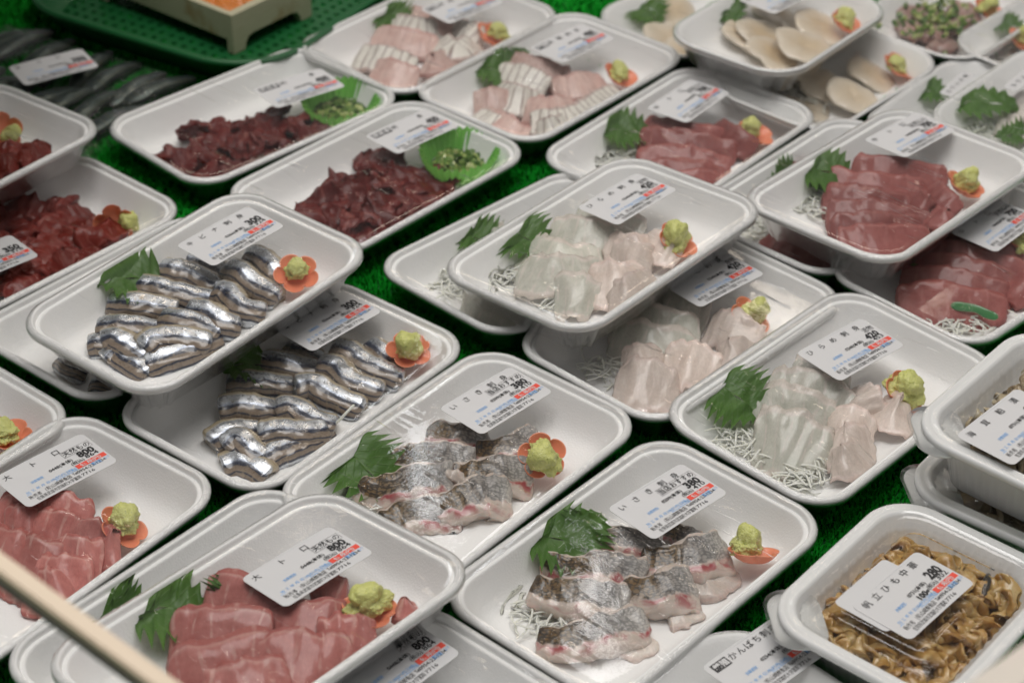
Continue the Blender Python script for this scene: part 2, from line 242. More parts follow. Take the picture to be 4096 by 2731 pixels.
  ["T8","drk",[[-73.5,-1.4,10.7],[-52.2,6.9,17.9],[-33.1,9.4,10.2]],34.5,5,7,{}],
  ["T8","drk",[[-56.8,23.3,13.7],[-35.3,8.6,18.6],[-16.0,-8.7,12.2]],28.3,5,22,{}],
  ["T8","drk",[[-39.5,19.2,9.2],[-13.9,17.9,14.9],[8.5,15.0,8.6]],25.7,5,-15,{}],
  ["T8","drk",[[-4.5,34.3,7.4],[19.3,24.9,13.5],[41.5,20.9,8.7]],29.3,5,-22,{}],
  ["T8","drk",[[22.4,50.7,10.1],[35.1,37.1,13.3],[53.4,23.9,9.0]],36.2,5,10,{}],
  ["T8","drk",[[-23.1,27.5,7.6],[-2.0,12.7,12.0],[21.7,-1.1,9.3]],40.2,5,-3,{}],
  ["T8","drk",[[6.0,29.4,7.4],[20.6,12.2,12.7],[37.2,-6.0,6]],39.9,5,0,{}],
  ["T8","drk",[[-49.6,-13.5,11.7],[-25.8,-7.5,14.6],[-3.2,-2.3,6.8]],42.6,5,12,{}],
  ["T8","drk",[[-25.2,4.8,9.4],[-0.5,-5.0,12.0],[23.4,-16.2,9.2]],36.5,5,28,{}],
  ["T8","drk",[[-4.7,-5.1,9.8],[18.3,-13.7,13.6],[35.7,-20.9,6]],41.6,5,11,{}],
  ["T8","drk",[[-31.0,-16.6,11.0],[-8.5,-27.7,15.5],[16.2,-44.6,10.5]],30.4,5,4,{}],
  ["T8","drk",[[-66.7,-1.0,11.3],[-47.3,-14.8,15.1],[-31.3,-32.6,13.0]],34.8,5,-9,{}],
  ["T8","drk",[[-55.2,-37.4,10.1],[-34.1,-24.4,13.7],[-8.8,-17.2,10.0]],36.1,5,3,{}],
  ["T8","drk",[[-17.2,-35.8,14.5],[7.9,-36.9,17.2],[29.8,-35.6,12.0]],31.3,5,-7,{}],
  ["T8","drk",[[-41.5,-30.0,8.1],[-19.2,-36.3,14.5],[2.1,-37.0,11.0]],33.4,5,30,{}],
  ["T8","drk",[[8.1,-32.4,6],[29.3,-24.2,12.1],[51.3,-17.0,6]],36.6,5,4,{}],
  ["T8","drk",[[-77.1,-14.7,7.6],[-59.1,-8.1,14.7],[-37.5,0.9,7.8]],26.4,5,25,{}],
  ["T8","drk",[[9.7,-3.9,7.3],[33.9,-4.4,14.0],[53.1,-0.7,9.1]],35.1,5,5,{}],
  ["T8","drk",[[-68.1,-31.5,9.2],[-53.6,-41.1,16.1],[-33.9,-47.5,9.2]],39.5,5,15,{}],
  ["T19","red",[[17.1,57.8,13.9],[33.0,37.9,21.9],[46.5,23.4,14.8]],24.3,10,14,{}],
  ["T19","red",[[30.2,25.3,12.2],[53.1,32.6,15.9],[71.0,44.1,10.3]],27.2,10,-15,{}],
  ["T19","red",[[41.4,18.4,11.5],[55.0,15.2,15.8],[73.8,17.4,10.3]],32.1,10,28,{}],
  ["T19","red",[[3.0,52.3,11.6],[17.9,41.9,17.2],[33.0,26.3,13.0]],21.8,10,17,{}],
  ["T19","red",[[7.1,29.4,11.1],[24.2,16.3,18.5],[40.7,1.8,15.0]],29.3,10,-10,{}],
  ["T19","red",[[16.9,-0.5,12.5],[36.5,4.0,15.9],[57.7,5.7,12.9]],31.7,10,14,{}],
  ["T19","red",[[38.7,9.2,12.9],[55.0,-7.9,15.6],[70.1,-21.8,8.4]],28.2,10,-6,{}],
  ["T19","red",[[-14.8,-2.4,17.8],[-1.2,3.7,20.1],[16.6,4.4,14.0]],24.3,10,-18,{}],
  ["T19","red",[[-8.6,-26.1,17.9],[11.8,-17.2,20.7],[30.8,-6.5,17.3]],26.0,10,12,{}],
  ["T19","red",[[12.4,-13.6,9.0],[31.1,-19.6,16.0],[48.0,-29.2,11.4]],33.8,10,6,{}],
  ["T19","red",[[27.4,-27.8,15.8],[46.1,-32.1,20.2],[69.6,-30.8,17.0]],21.6,10,28,{}],
  ["T19","red",[[-37.8,1.1,10.2],[-13.2,-3.4,15.0],[6.8,-9.3,10.4]],28.0,10,-19,{}],
  ["T19","red",[[-22.3,-15.4,13.3],[-6.6,-28.4,17.6],[4.5,-37.2,14.1]],25.2,10,-15,{}],
  ["T19","red",[[-11.1,-30.2,16.2],[7.2,-39.6,18.4],[20.5,-47.4,10.7]],31.3,10,15,{}],
  ["T19","red",[[-0.9,-34.1,9.8],[21.8,-39.0,15.8],[47.1,-45.9,9.4]],23.4,10,-13,{}],
  ["T19","red",[[-43.6,-12.3,11.1],[-29.2,-26.7,15.5],[-20.4,-39.5,11.7]],28.0,10,-8,{}],
  ["T19","red",[[-42.6,-43.2,12.7],[-19.2,-37.8,16.1],[2.2,-37.6,10.3]],27.5,10,34,{}],
  ["T19","red",[[-15.5,28.5,16.0],[-7.9,16.1,20.5],[5.1,3.1,12.5]],28.8,10,-4,{}],
  ["T20","red",[[37.6,-5.1,15.3],[48.6,-16.0,20.3],[54.4,-21.5,16.8]],17.4,10,-1,{}],
  ["T20","red",[[42.1,-16.9,13.0],[48.3,-29.1,16.9],[59.9,-35.7,9.0]],19.0,10,6,{}],
  ["T20","red",[[46.8,-22.0,10.7],[58.4,-26.6,14.6],[74.8,-31.8,7.1]],24.0,10,26,{}],
  ["T20","red",[[23.5,-21.0,12.9],[33.3,-28.1,17.8],[42.3,-33.8,12.0]],25.5,10,30,{}],
  ["T2","shred",[[-5.2,-35.9,10],[1.2,-40.7,18],[10.0,-42.1,22]],1.8,1.8,0,{}],
  ["T13","cuc",[[-57.2,-13.7,17],[-47.4,-27.5,17],[-44.1,-45.1,16]],6,2,50,{}],
  ["T12","cuc",[[-50.3,-30.6,11],[-46.6,-36.9,12],[-39.1,-40.0,11]],6,1.6,40,{}],
  ["T3","cuc",[[31.6,-32.9,9],[34.1,-36.4,10],[38.1,-38.0,9]],8,1.6,30,{}],
  ["T22","aji",[[-8.1,68.8,13],[-16.9,49.0,18],[-0.8,36.4,13]],18,9,15,{}],
  ["T22","aji",[[1.6,47.7,13],[-2.4,26.4,18],[8.2,12.8,13]],18,9,15,{}],
  ["T22","aji",[[-30.3,33.7,13],[-36.6,5.3,18],[-24.1,-6.8,13]],20,9,15,{}],
  ["T22","aji",[[-41.9,2.4,13],[-49.7,-16.9,18],[-27.2,-13.4,13]],18,9,15,{}],
  ["T22","aji",[[29.6,28.2,13],[24.6,7.8,18],[32.4,-6.4,13]],18,9,15,{}],
  ["T22","aji",[[-9.6,28.5,13],[-12.7,3.2,18],[4.7,-10.9,13]],20,9,15,{}],
  ["T22","aji",[[8.3,9.2,13],[13.7,-4.7,18],[25.6,-12.8,13]],18,9,15,{}],
  ["T22","aji",[[-23.9,43.9,13],[-43.3,22.6,18],[-40.9,11.4,13]],18,9,15,{}],
  ["T23c","squ",[[32.4,28.5,18],[-3.4,26.4,18],[-37.3,19.1,9]],16,8,0,{}],
  ["T23c","squ",[[25.5,18.2,18],[-7.0,15.8,18],[-35.0,11.0,9]],18,8,0,{}],
  ["T23c","squ",[[3.3,1.7,18],[-23.7,-2.9,18],[-36.9,-3.7,9]],18,8,0,{}],
 ],
 'leaves': [
  ["T1",[4.8,38.3,15],[-37.9,68.7,27],46,-18,6],
  ["T2",[16.6,37.3,14],[-18.3,54.1,25],40,-18,5],
  ["T5",[-35.2,70.8,27],[-39.2,21.3,10],51,18,8],
  ["T6",[-21.4,68.2,26],[5.1,27.6,12],49,18,8],
  ["T6",[-5.9,43.9,14],[21.1,44.4,27],35,18,6],
  ["T4",[-39.9,68.1,27],[-2.8,37.0,14],51,18,8],
  ["T4",[3.6,35.0,16],[19.3,38.2,27],30,18,5],
  ["T4b",[-36.5,73.3,22],[-10.3,43.4,14],40,18,6],
  ["T14",[-26.5,71.1,27],[-18.6,35.9,12],46,18,9],
  ["T14b",[-4.7,36.6,14],[-18.5,68.8,24],42,-18,6],
  ["T16",[-46.9,63.6,27],[-37.1,25.3,12],53,18,9],
  ["T11",[-25.5,63.7,24],[7.9,31.7,14],44,18,8],
  ["T12",[-23.7,67.0,27],[3.5,29.6,14],48,18,8],
  ["T12b",[27.7,46.2,14],[-13.7,60.2,18],40,-18,6],
  ["T12",[-12.8,51.0,14],[-27.6,53.5,16],35,-18,5],
  ["T9",[11.3,37.7,15],[2.1,72.5,26],42,-18,6],
  ["T10",[-3.8,38.4,15],[-26.9,66.5,25],49,-18,6],
  ["T10",[8.2,50.3,15],[32.6,61.1,22],30,18,6],
  ["T15",[5.7,31.4,12],[-9.4,55.0,14],39,-18,6],
  ["T13",[-15.1,42.4,14],[-33.7,48.7,17],39,-18,6],
  ["T21c",[-29.9,54.0,24],[-34.9,24.0,14],40,18,6],
  ["T21",[20.8,70.5,24],[-14.5,34.0,16],37,18,6],
  ["T23c",[-45.1,67.3,25],[-0.6,17.8,20],39,18,9],
  ["T23b",[12.3,69.5,25],[31.7,31.4,16],32,18,8],
  ["T23a",[-17.2,65.7,25],[-0.4,30.8,18],30,18,8],
  ["T23c",[-28.6,-6.4,14],[-43.6,17.8,10],26,-18,4],
 ],
 'flowers': [
  ["T1",[61.7,-29.7,17],18,-14,1.0,[62.8,-30.2,21]],
  ["T2",[80.9,-27.4,18],14,-8,1.0,None],
  ["T5",[43.7,-29.5,19],22,-22,1.12,[38.5,-34.9,24]],
  ["T6",[58.5,-41.9,18],-18,22,1.12,[59.3,-35.4,21]],
  ["T4",[46.1,-34.0,19],6,2,1.2,[47.7,-32.6,23]],
  ["T3",[46.8,-30.4,17],30,14,1.15,[51.6,-30.0,19]],
  ["T3c",[69.0,-34.6,17],0,0,1.1,[67.3,-31.1,20]],
  ["T14",[40.9,-29.2,17],32,10,1.12,[39.6,-31.8,20]],
  ["T15",[48.3,-18.3,17],32,6,1.1,[51.5,-19.7,19]],
  ["T16",[41.9,-23.5,18],38,4,1.12,[43.9,-25.4,20]],
  ["T11",[56.7,-30.8,17],22,10,1.0,[55.0,-28.3,20]],
  ["T10",[51.5,-31.4,17],24,10,0.95,[49.9,-31.9,20]],
  ["T9",[44.6,-30.0,17],24,10,0.9,[49.0,-35.5,20]],
  ["T12",[45.8,-32.4,18],20,12,1.0,[48.5,-31.5,20]],
  ["T13",[50.8,2.3,17],20,10,1.0,[47.7,-1.4,20]],
  ["T19",[66.4,-21.7,18],70,-30,1.0,[76.1,-24.9,14]],
  ["T20",[66.0,12.5,18],60,-30,0.9,[70.5,9.5,12]],
  ["T21",[52.7,-34.1,17],24,10,0.95,[52.2,-32.8,20]],
  ["T21b",[69.2,-25.8,17],24,10,1.0,[67.0,-25.6,20]],
  ["T22",[33.9,-9.6,17],24,10,0.95,[31.6,-9.3,20]],
  ["T23a",[-19.3,27.1,17],24,10,0.95,None],
 ],
 'labels': {
  'T1': ["kibi",53.2,22.9,-3],
  'T2': ["kibi",60.4,26.2,-4],
  'T5': ["isaki",57.2,19.3,-5],
  'T6': ["isaki",51.4,18.1,-5],
  'T3': ["otoro",51.1,26.4,-9],
  'T4': ["otoro",43.8,10.9,-2],
  'T4c': ["otoro",52.8,35.0,-1],
  'T14': ["hira",48.9,19.4,-2],
  'T15': ["hira",51.5,15.7,-5],
  'T16': ["hira",41.6,18.0,-6],
  'T12': ["chu",64.9,28.0,-3],
  'T13': ["chu",35.9,15.9,4],
  'T11': ["chu",45.9,26.1,2],
  'T10': ["tai",50.2,18.8,-3],
  'T9': ["tai",50.2,8.5,-6],
  'T8': ["uma",60.2,21.8,-4],
  'T7': ["uma",48.7,3.0,-8],
  'T19': ["red",-42.8,-16.0,-6],
  'T21': ["blank",37.4,23.7,-6],
  'T23b': ["strip",32.2,31.6,4],
  'T23c': ["strip",24.2,33.5,4],
  'T17': ["kanp",76.0,24.2,-2],
  'C1': ["himo",-6.2,-0.2,-3],
  'C2': ["kasu",-33.9,7.4,-3],
 },
 'cups': [
  ["T7",[67.5,-24.0,22]],
  ["T8",[70.3,-17.1,22]],
 ],
 'shreds': [
  ["T13",-51.2,-19.0,30,14,60],
  ["T12",-33.9,37.4,12,22,40],
  ["T12",-52.7,-27.8,14,6,26],
  ["T16",-57.5,-21.6,24,10,50],
  ["T16",-62.5,20.2,14,20,30],
  ["T5",-45.0,51.5,8,26,16],
  ["T6",-58.0,27.5,12,24,22],
  ["T11",-25.7,49.4,18,14,30],
  ["T14",-49.4,40.7,16,22,30],
  ["T14",-53.7,-2.9,10,8,16],
  ["T14b",-53.4,32.2,16,16,30],
  ["T15",-57.4,21.2,10,18,18],
  ["T21b",-14.1,19.6,18,18,30],
  ["T23c",-26.1,43.4,22,16,60],
  ["T23b",16.6,58.9,14,12,20],
  ["T21",-2.7,59.5,18,18,30],
  ["T21c",-35.2,54.9,20,14,30],
  ["T22",-21.5,59.3,16,18,30],
  ["T23a",-20.2,46.0,14,14,24],
  ["T12b",-50.2,34.9,20,14,30],
 ],
 'scallops': [
  ["T21",[-5.5,-28.9,20],25,18,8],
  ["T21",[-6.2,11.4,17],24,18,8],
  ["T21",[43.1,-16.8,16],24,18,8],
  ["T21",[-11.1,19.5,14],24,18,8],
  ["T21",[42.1,25.3,13],22,18,8],
  ["T21",[-26.1,-10.4,14],22,18,8],
  ["T21b",[3.1,-25.9,19],22,20,6],
  ["T21b",[8.5,10.1,15],22,18,8],
  ["T21b",[54.5,-11.1,14],22,18,8],
  ["T21b",[-28.9,0.2,11],20,10,8],
  ["T21c",[-4.0,35.0,17],22,18,8],
  ["T21c",[-43.5,4.6,14],24,18,8],
  ["T21c",[-47.5,-27.0,14],24,18,8],
  ["T21c",[-15.8,-4.6,14],22,18,8],
 ],
 'onion': ["T22", -15.5, 13.8, 20],
 'rails': [
  [[-0.23,0.612,0.2853],[-0.099,0.5323,0.2414]],
  [[0.1493,0.4939,0.2912],[0.2164,0.5473,0.2975]],
  [[0.2383,0.9222,0.3786],[0.2666,0.9118,0.3637]],
 ],
 'cam': {
  'H': 0.8056506147452249,
  'pitch': 0.6131780230336753,
  'roll': 0.013855210950111059,
  'f': 8057.728603727321,
  'W': 0.13535818529412894,
 },
}

# ------------------------------------------------------------------ node helpers and materials
def node(nt, typ, ins=None, **attrs):
    n = nt.nodes.new(typ)
    for k, v in attrs.items(): setattr(n, k, v)
    for k, v in (ins or {}).items():
        s = n.inputs[k]
        if isinstance(v, bpy.types.NodeSocket): nt.links.new(v, s)
        else: s.default_value = v
    return n
def ramp(nt, fac, stops, interp='LINEAR'):
    n = nt.nodes.new('ShaderNodeValToRGB'); n.color_ramp.interpolation = interp
    e = n.color_ramp.elements
    while len(e) > 1: e.remove(e[0])
    for i, (p, c) in enumerate(stops):
        x = e[0] if i == 0 else e.new(p)
        x.position = p; x.color = (*c, 1) if len(c) == 3 else c
    if fac is not None: nt.links.new(fac, n.inputs[0])
    return n.outputs[0]
def g(v): return (v, v, v)
def mix(nt, f, a, b, mode='MIX'):
    n = nt.nodes.new('ShaderNodeMix'); n.data_type = 'RGBA'; n.blend_type = mode
    for s, v in ((n.inputs[0], f), (n.inputs[6], a), (n.inputs[7], b)):
        if isinstance(v, bpy.types.NodeSocket): nt.links.new(v, s)
        else: s.default_value = v if not isinstance(v, tuple) else (*v, 1) if len(v) == 3 else v
    return n.outputs[2]
def new_mat(name):
    m = bpy.data.materials.new(name); m.use_nodes = True; nt = m.node_tree; nt.nodes.clear()
    out = nt.nodes.new('ShaderNodeOutputMaterial'); return m, nt, out
def princ(nt, out, **k):
    ins = {kk.replace('_', ' '): v for kk, v in k.items()}
    for kk, v in list(ins.items()):
        if isinstance(v, tuple) and len(v) == 3 and 'Radius' not in kk: ins[kk] = (*v, 1)
    p = node(nt, 'ShaderNodeBsdfPrincipled', ins); nt.links.new(p.outputs[0], out.inputs[0]); return p
def tc(nt, which='Object'): return nt.nodes.new('ShaderNodeTexCoord').outputs[which]
def uvn(nt, layer): return node(nt, 'ShaderNodeUVMap', uv_map=layer).outputs[0]
def mapping(nt, v, scale=(1, 1, 1), loc=(0, 0, 0)): return node(nt, 'ShaderNodeMapping', {'Vector': v, 'Scale': scale, 'Location': loc}).outputs[0]
def noise_t(nt, v, scale, detail=3, rough=.55, dist=0, out=0): return node(nt, 'ShaderNodeTexNoise', {'Vector': v, 'Scale': scale, 'Detail': detail, 'Roughness': rough, 'Distortion': dist}).outputs[out]
def bump(nt, h, strength, dist, normal=None):
    ins = {'Height': h, 'Strength': strength, 'Distance': dist}
    if normal is not None: ins['Normal'] = normal
    return node(nt, 'ShaderNodeBump', ins).outputs[0]
def math_n(nt, op, a, b=0.0):
    n = nt.nodes.new('ShaderNodeMath'); n.operation = op
    for s, v in ((n.inputs[0], a), (n.inputs[1], b)):
        if isinstance(v, bpy.types.NodeSocket): nt.links.new(v, s)
        else: s.default_value = v
    return n.outputs[0]
def shifted(nt, v):
    """coordinates moved by the object's own random number, so copies do not repeat"""
    oi = nt.nodes.new('ShaderNodeObjectInfo'); s = node(nt, 'ShaderNodeVectorMath', {0: v}, operation='ADD')
    mu = math_n(nt, 'MULTIPLY', oi.outputs['Random'], 50.0); nt.links.new(mu, s.inputs[1]); return s.outputs[0], oi.outputs['Random']
MT = {}
def simple(name, col, rough=.5, bumpscale=None, bs=.2, bd=.0005, **k):
    m, nt, out = new_mat(name)
    if bumpscale:
        k['Normal'] = bump(nt, noise_t(nt, tc(nt), bumpscale, 4), bs, bd)
    princ(nt, out, Base_Color=col, Roughness=rough, **k); MT[name] = m; return m

def make_materials():
    # foam: white polystyrene with its bead texture and faint dirt
    m, nt, out = new_mat('foam'); o = tc(nt)
    beads = node(nt, 'ShaderNodeTexVoronoi', {'Vector': o, 'Scale': 700.0}).outputs['Distance']
    soft = noise_t(nt, o, 18.0, 3)
    col = mix(nt, ramp(nt, soft, [(.35, g(0)), (.75, g(1))]), (.86, .86, .855), (.83, .83, .82))
    n1 = bump(nt, beads, .28, .0004); n2 = bump(nt, noise_t(nt, o, 60.0, 2), .08, .001, n1)
    princ(nt, out, Base_Color=col, Roughness=.36, Specular_IOR_Level=.35, Normal=n2); MT['foam'] = m
    # cling film
    def film(name, amt, rough, bs, sc, tint, fine=.12, fog=0, crease=0):
        m, nt, out = new_mat(name); o = tc(nt); v, _ = shifted(nt, o)
        h = math_n(nt, 'ADD', noise_t(nt, v, sc, 2, .5, .6), math_n(nt, 'MULTIPLY', noise_t(nt, mapping(nt, v, (1, 6, 1)), sc*4, 3, .6, 1.5), .18))
        nm = bump(nt, noise_t(nt, v, 900.0, 3), fine, .0004, bump(nt, h, bs, .0016))
        if crease:   # long tight pulls in the stretched film
            for ang, lv in ((.9, .47), (2.2, .56), (.2, .50)):
                mp = node(nt, 'ShaderNodeMapping', {'Vector': v, 'Rotation': (0, 0, ang), 'Scale': (1.0, .13, 1)}).outputs[0]
                rdg = ramp(nt, noise_t(nt, mp, 34.0, 1, .4), [(lv-.018, g(0)), (lv, g(1)), (lv+.018, g(0))])
                brk = ramp(nt, noise_t(nt, v, 26.0, 1), [(.50, g(0)), (.62, g(1))])
                nm = bump(nt, math_n(nt, 'MULTIPLY', rdg, brk), crease, .0005, nm)
        fc = node(nt, 'ShaderNodeLayerWeight', {'Blend': .5, 'Normal': nm}).outputs['Facing']
        f = math_n(nt, 'MULTIPLY', math_n(nt, 'ADD', math_n(nt, 'MULTIPLY', math_n(nt, 'POWER', fc, 5.0), .92), .035), amt)
        t = node(nt, 'ShaderNodeBsdfTransparent', {'Color': tint}).outputs[0]
        if fog:   # breath of condensation on the inside of the film, in patches
            fg = math_n(nt, 'MULTIPLY', ramp(nt, noise_t(nt, v, 14.0, 3, .55), [(.46, g(0)), (.70, g(1))]), fog)
            t = node(nt, 'ShaderNodeMixShader', {0: fg, 1: t, 2: node(nt, 'ShaderNodeBsdfDiffuse', {'Color': (.85, .85, .84, 1)}).outputs[0]}).outputs[0]
        gl = node(nt, 'ShaderNodeBsdfGlossy', {'Color': (1, 1, 1, 1), 'Roughness': rough, 'Normal': nm}).outputs[0]
        mx = node(nt, 'ShaderNodeMixShader', {0: f, 1: t, 2: gl}); nt.links.new(mx.outputs[0], out.inputs[0]); MT[name] = m
    film('film', 1.1, .02, .05, 16.0, (.995, .995, .992, 1), .03, .022, .8); film('film_rim', 3.2, .06, .5, 60.0, (.985, .985, .98, 1), 1.6); film('bag_film', .9, .10, .8, 40.0, (.80, .86, .82, 1), .2, .0); film('clear_plastic', 1.5, .03, .25, 30.0, (.975, .975, .97, 1), .03, .0)
    # green turf
    m, nt, out = new_mat('turf'); o = tc(nt)
    col = mix(nt, noise_t(nt, o, 40.0, 3), (.007, .29, .020), (.018, .47, .045))
    col = mix(nt, ramp(nt, noise_t(nt, o, 700.0, 1), [(.35, g(0)), (.7, g(1))]), col, (.010, .38, .027))
    princ(nt, out, Base_Color=col, Roughness=.45, Specular_IOR_Level=.15); MT['turf'] = m
    simple('turf_base', (.006, .15, .022), .8)
    # silver striped fillet
    m, nt, out = new_mat('silver_fillet'); uv = uvn(nt, 'UVMap'); mm = uvn(nt, 'mm'); v, rnd = shifted(nt, mm)
    sep = node(nt, 'ShaderNodeSeparateXYZ', {0: uv})
    wob = math_n(nt, 'MULTIPLY', math_n(nt, 'SUBTRACT', noise_t(nt, v, .9, 3), .5), .05)
    s = math_n(nt, 'ADD', math_n(nt, 'ADD', sep.outputs[1], wob), math_n(nt, 'MULTIPLY', math_n(nt, 'SUBTRACT', rnd, .5), .03))
    cream, silver, line, brown, brown2 = (.34, .27, .17), (.60, .63, .67), (.016, .022, .045), (.20, .155, .115), (.26, .20, .15)
    col = ramp(nt, s, [(0, brown), (.03, brown2), (.07, cream), (.14, (.40, .33, .22)), (.165, (.42, .38, .32)), (.178, silver), (.235, silver), (.252, (.34, .38, .46)), (.260, line), (.280, line), (.292, brown), (.335, brown2), (.348, brown), (.354, line), (.364, line), (.375, brown), (.415, brown2), (.428, line), (.446, line), (.46, silver), (.52, silver), (.56, cream), (1, brown)])
    met = ramp(nt, s, [(0, g(0)), (.165, g(0)), (.18, g(.8)), (.25, g(.8)), (.262, g(0)), (.445, g(0)), (.46, g(.75)), (.52, g(.75)), (.55, g(0)), (1, g(0))])
    streak = noise_t(nt, mapping(nt, v, (1.0, 14.0, 1)), 1.6, 4, .6, .3)
    ribs = node(nt, 'ShaderNodeTexWave', {'Vector': v, 'Scale': 5.0, 'Distortion': 3.0, 'Detail': 2.0, 'Detail Scale': 1.5}, wave_type='BANDS', bands_direction='X').outputs['Fac']
    col = mix(nt, .55, col, ramp(nt, streak, [(.3, g(.45)), (.62, g(1.0))]), 'MULTIPLY')
    blotch = ramp(nt, noise_t(nt, v, 2.2, 4, .65), [(.60, g(0)), (.68, g(1))])
    col = mix(nt, math_n(nt, 'MULTIPLY', blotch, .45), col, (.34, .27, .17))
    nm = bump(nt, ribs, .10, .0003, bump(nt, noise_t(nt, v, 2.2, 2), .14, .0008))
    ro = ramp(nt, noise_t(nt, v, 4.0, 3), [(.3, g(.18)), (.7, g(.42))])
    princ(nt, out, Base_Color=col, Metallic=met, Roughness=ro, Normal=nm, Coat_Weight=.6, Coat_Roughness=.08, Subsurface_Weight=.0); MT['silver_fillet'] = m
    # scaly skin slice
    m, nt, out = new_mat('scaly_slice'); uv = uvn(nt, 'UVMap'); mm = uvn(nt, 'mm'); v, rnd = shifted(nt, mm)
    sep = node(nt, 'ShaderNodeSeparateXYZ', {0: uv}); u, s = sep.outputs[0], sep.outputs[1]
    wob = math_n(nt, 'MULTIPLY', math_n(nt, 'SUBTRACT', noise_t(nt, v, 1.3, 4), .5), .06); s2 = math_n(nt, 'ADD', s, wob)
    skin = ramp(nt, s2, [(0, g(0)), (.105, g(0)), (.125, g(1)), (.268, g(1)), (.276, g(0)), (1, g(0))])
    # two offset rows of round cells make overlapping scales
    sepm = node(nt, 'ShaderNodeSeparateXYZ', {0: mm}); 
    vor = node(nt, 'ShaderNodeTexVoronoi', {'Vector': mapping(nt, v, (3.9, 6.2, 0)), 'Scale': 1.0, 'Randomness': .55}).outputs['Distance']
    cell = ramp(nt, vor, [(.0, g(1.0)), (.40, g(.92)), (.52, g(.40)), (.62, g(.0))])
    ug = math_n(nt, 'ADD', u, math_n(nt, 'MULTIPLY', math_n(nt, 'SUBTRACT', noise_t(nt, v, .8, 3), .5), .14))
    dark = ramp(nt, ug, [(.0, (.040, .022, .007)), (.14, (.16, .088, .026)), (.36, (.20, .135, .068)), (.56, (.22, .19, .165)), (.80, (.37, .355, .34)), (1, (.52, .49, .45))])
    low = ramp(nt, ug, [(0, (.010, .007, .004)), (.4, (.034, .026, .019)), (.6, (.07, .064, .06)), (.85, (.20, .195, .19)), (1, (.32, .30, .28))])
    skc = mix(nt, math_n(nt, 'ADD', math_n(nt, 'MULTIPLY', cell, .88), .08), low, dark)
    fl_n = noise_t(nt, mapping(nt, v, (1, 2.2, 1)), 1.4, 4, .6, .6)
    fl = ramp(nt, fl_n, [(.3, (.47, .39, .34)), (.55, (.58, .50, .44)), (.75, (.62, .42, .38))])
    blood = math_n(nt, 'MULTIPLY', ramp(nt, s2, [(0, g(0)), (.268, g(0)), (.280, g(1)), (.33, g(.6)), (.38, g(0)), (1, g(0))]), ramp(nt, noise_t(nt, v, .9, 3), [(.46, g(0)), (.58, g(1))]))
    fl = mix(nt, blood, fl, (.34, .055, .065))
    col = mix(nt, skin, fl, skc)
    nb = bump(nt, math_n(nt, 'MULTIPLY', cell, skin), .30, .0004, bump(nt, noise_t(nt, v, 2.5, 4), .35, .0008))
    princ(nt, out, Base_Color=col, Roughness=mix(nt, skin, g(.28), g(.36)), Metallic=0.0, Normal=nb, Coat_Weight=.4, Coat_Roughness=.10, Subsurface_Weight=math_n(nt, 'MULTIPLY', math_n(nt, 'SUBTRACT', 1.0, skin), .35), Subsurface_Radius=(.005, .003, .002), Subsurface_Scale=1.0); MT['scaly_slice'] = m
    # plain flesh with grain lines
    def flesh(name, c1, c2, edge, linec, lscale, lamt, rough, sss, rad, coat=.5, dist=4.0, wet=.35, wid=.86, alpha=1.0, bk=1, rim=.45, spec=.4):
        m, nt, out = new_mat(name); uv = uvn(nt, 'UVMap'); mm = uvn(nt, 'mm'); v, rnd = shifted(nt, mm)
        sep = node(nt, 'ShaderNodeSeparateXYZ', {0: uv}); s = sep.outputs[1]
        col = mix(nt, ramp(nt, noise_t(nt, v, .9, 4, .6), [(.3, g(0)), (.7, g(1))]), c1, c2)
        col = mix(nt, math_n(nt, 'MULTIPLY', ramp(nt, s, [(0, g(1)), (.10, g(1)), (.15, g(0)), (.35, g(0)), (.40, g(1)), (1, g(1))]), .55), col, edge)
        wv = node(nt, 'ShaderNodeTexWave', {'Vector': mapping(nt, v, (1, .45, 1)), 'Scale': lscale, 'Distortion': dist, 'Detail': 3.0, 'Detail Scale': .7, 'Detail Roughness': .55}, wave_type='BANDS', bands_direction='X').outputs['Fac']
        ln = ramp(nt, wv, [(0, g(0)), (wid, g(0)), (min(.99, wid+.1), g(1))])
        brk = ramp(nt, noise_t(nt, v, 1.1, 2), [(.38, g(0)), (.6, g(1))])
        col = mix(nt, math_n(nt, 'MULTIPLY', math_n(nt, 'MULTIPLY', ln, brk) if bk else ln, lamt), col, linec)
        rimc = ramp(nt, s, [(0, g(0)), (.095, g(0)), (.122, g(1)), (.15, g(0)), (.35, g(0)), (.378, g(.8)), (.41, g(0)), (1, g(0))]); col = mix(nt, math_n(nt, 'MULTIPLY', rimc, rim), col, linec)  # edge lines: fat, and on tuna also a painted top-edge highlight
        fine = noise_t(nt, mapping(nt, v, (9, 2.5, 1)), 2.0, 4, .65, .6)
        col = mix(nt, .55, col, ramp(nt, fine, [(.3, g(.70)), (.7, g(1.15))]), 'MULTIPLY')
        hsv = node(nt, 'ShaderNodeHueSaturation', {'Hue': .5, 'Saturation': 1.0, 'Color': col, 'Value': 1.0}); nt.links.new(math_n(nt, 'ADD', math_n(nt, 'MULTIPLY', rnd, .36), .84), hsv.inputs['Value'])
        nb = bump(nt, fine, wet, .0006, bump(nt, noise_t(nt, v, 2.0, 5, .6), .6, .0010, bump(nt, wv, .15, .0006)))
        princ(nt, out, Base_Color=hsv.outputs[0], Roughness=rough, Specular_IOR_Level=spec, Normal=nb, Coat_Weight=coat, Coat_Roughness=.12, Subsurface_Weight=sss, Subsurface_Radius=rad, Subsurface_Scale=1.0, Alpha=alpha); MT[name] = m
    flesh('pink_tuna', (.41, .13, .115), (.53, .205, .18), (.37, .095, .08), (.68, .43, .38), .22, .55, .36, .0, (.006, .003, .002), .35, 9.0, wid=.90, spec=.25)
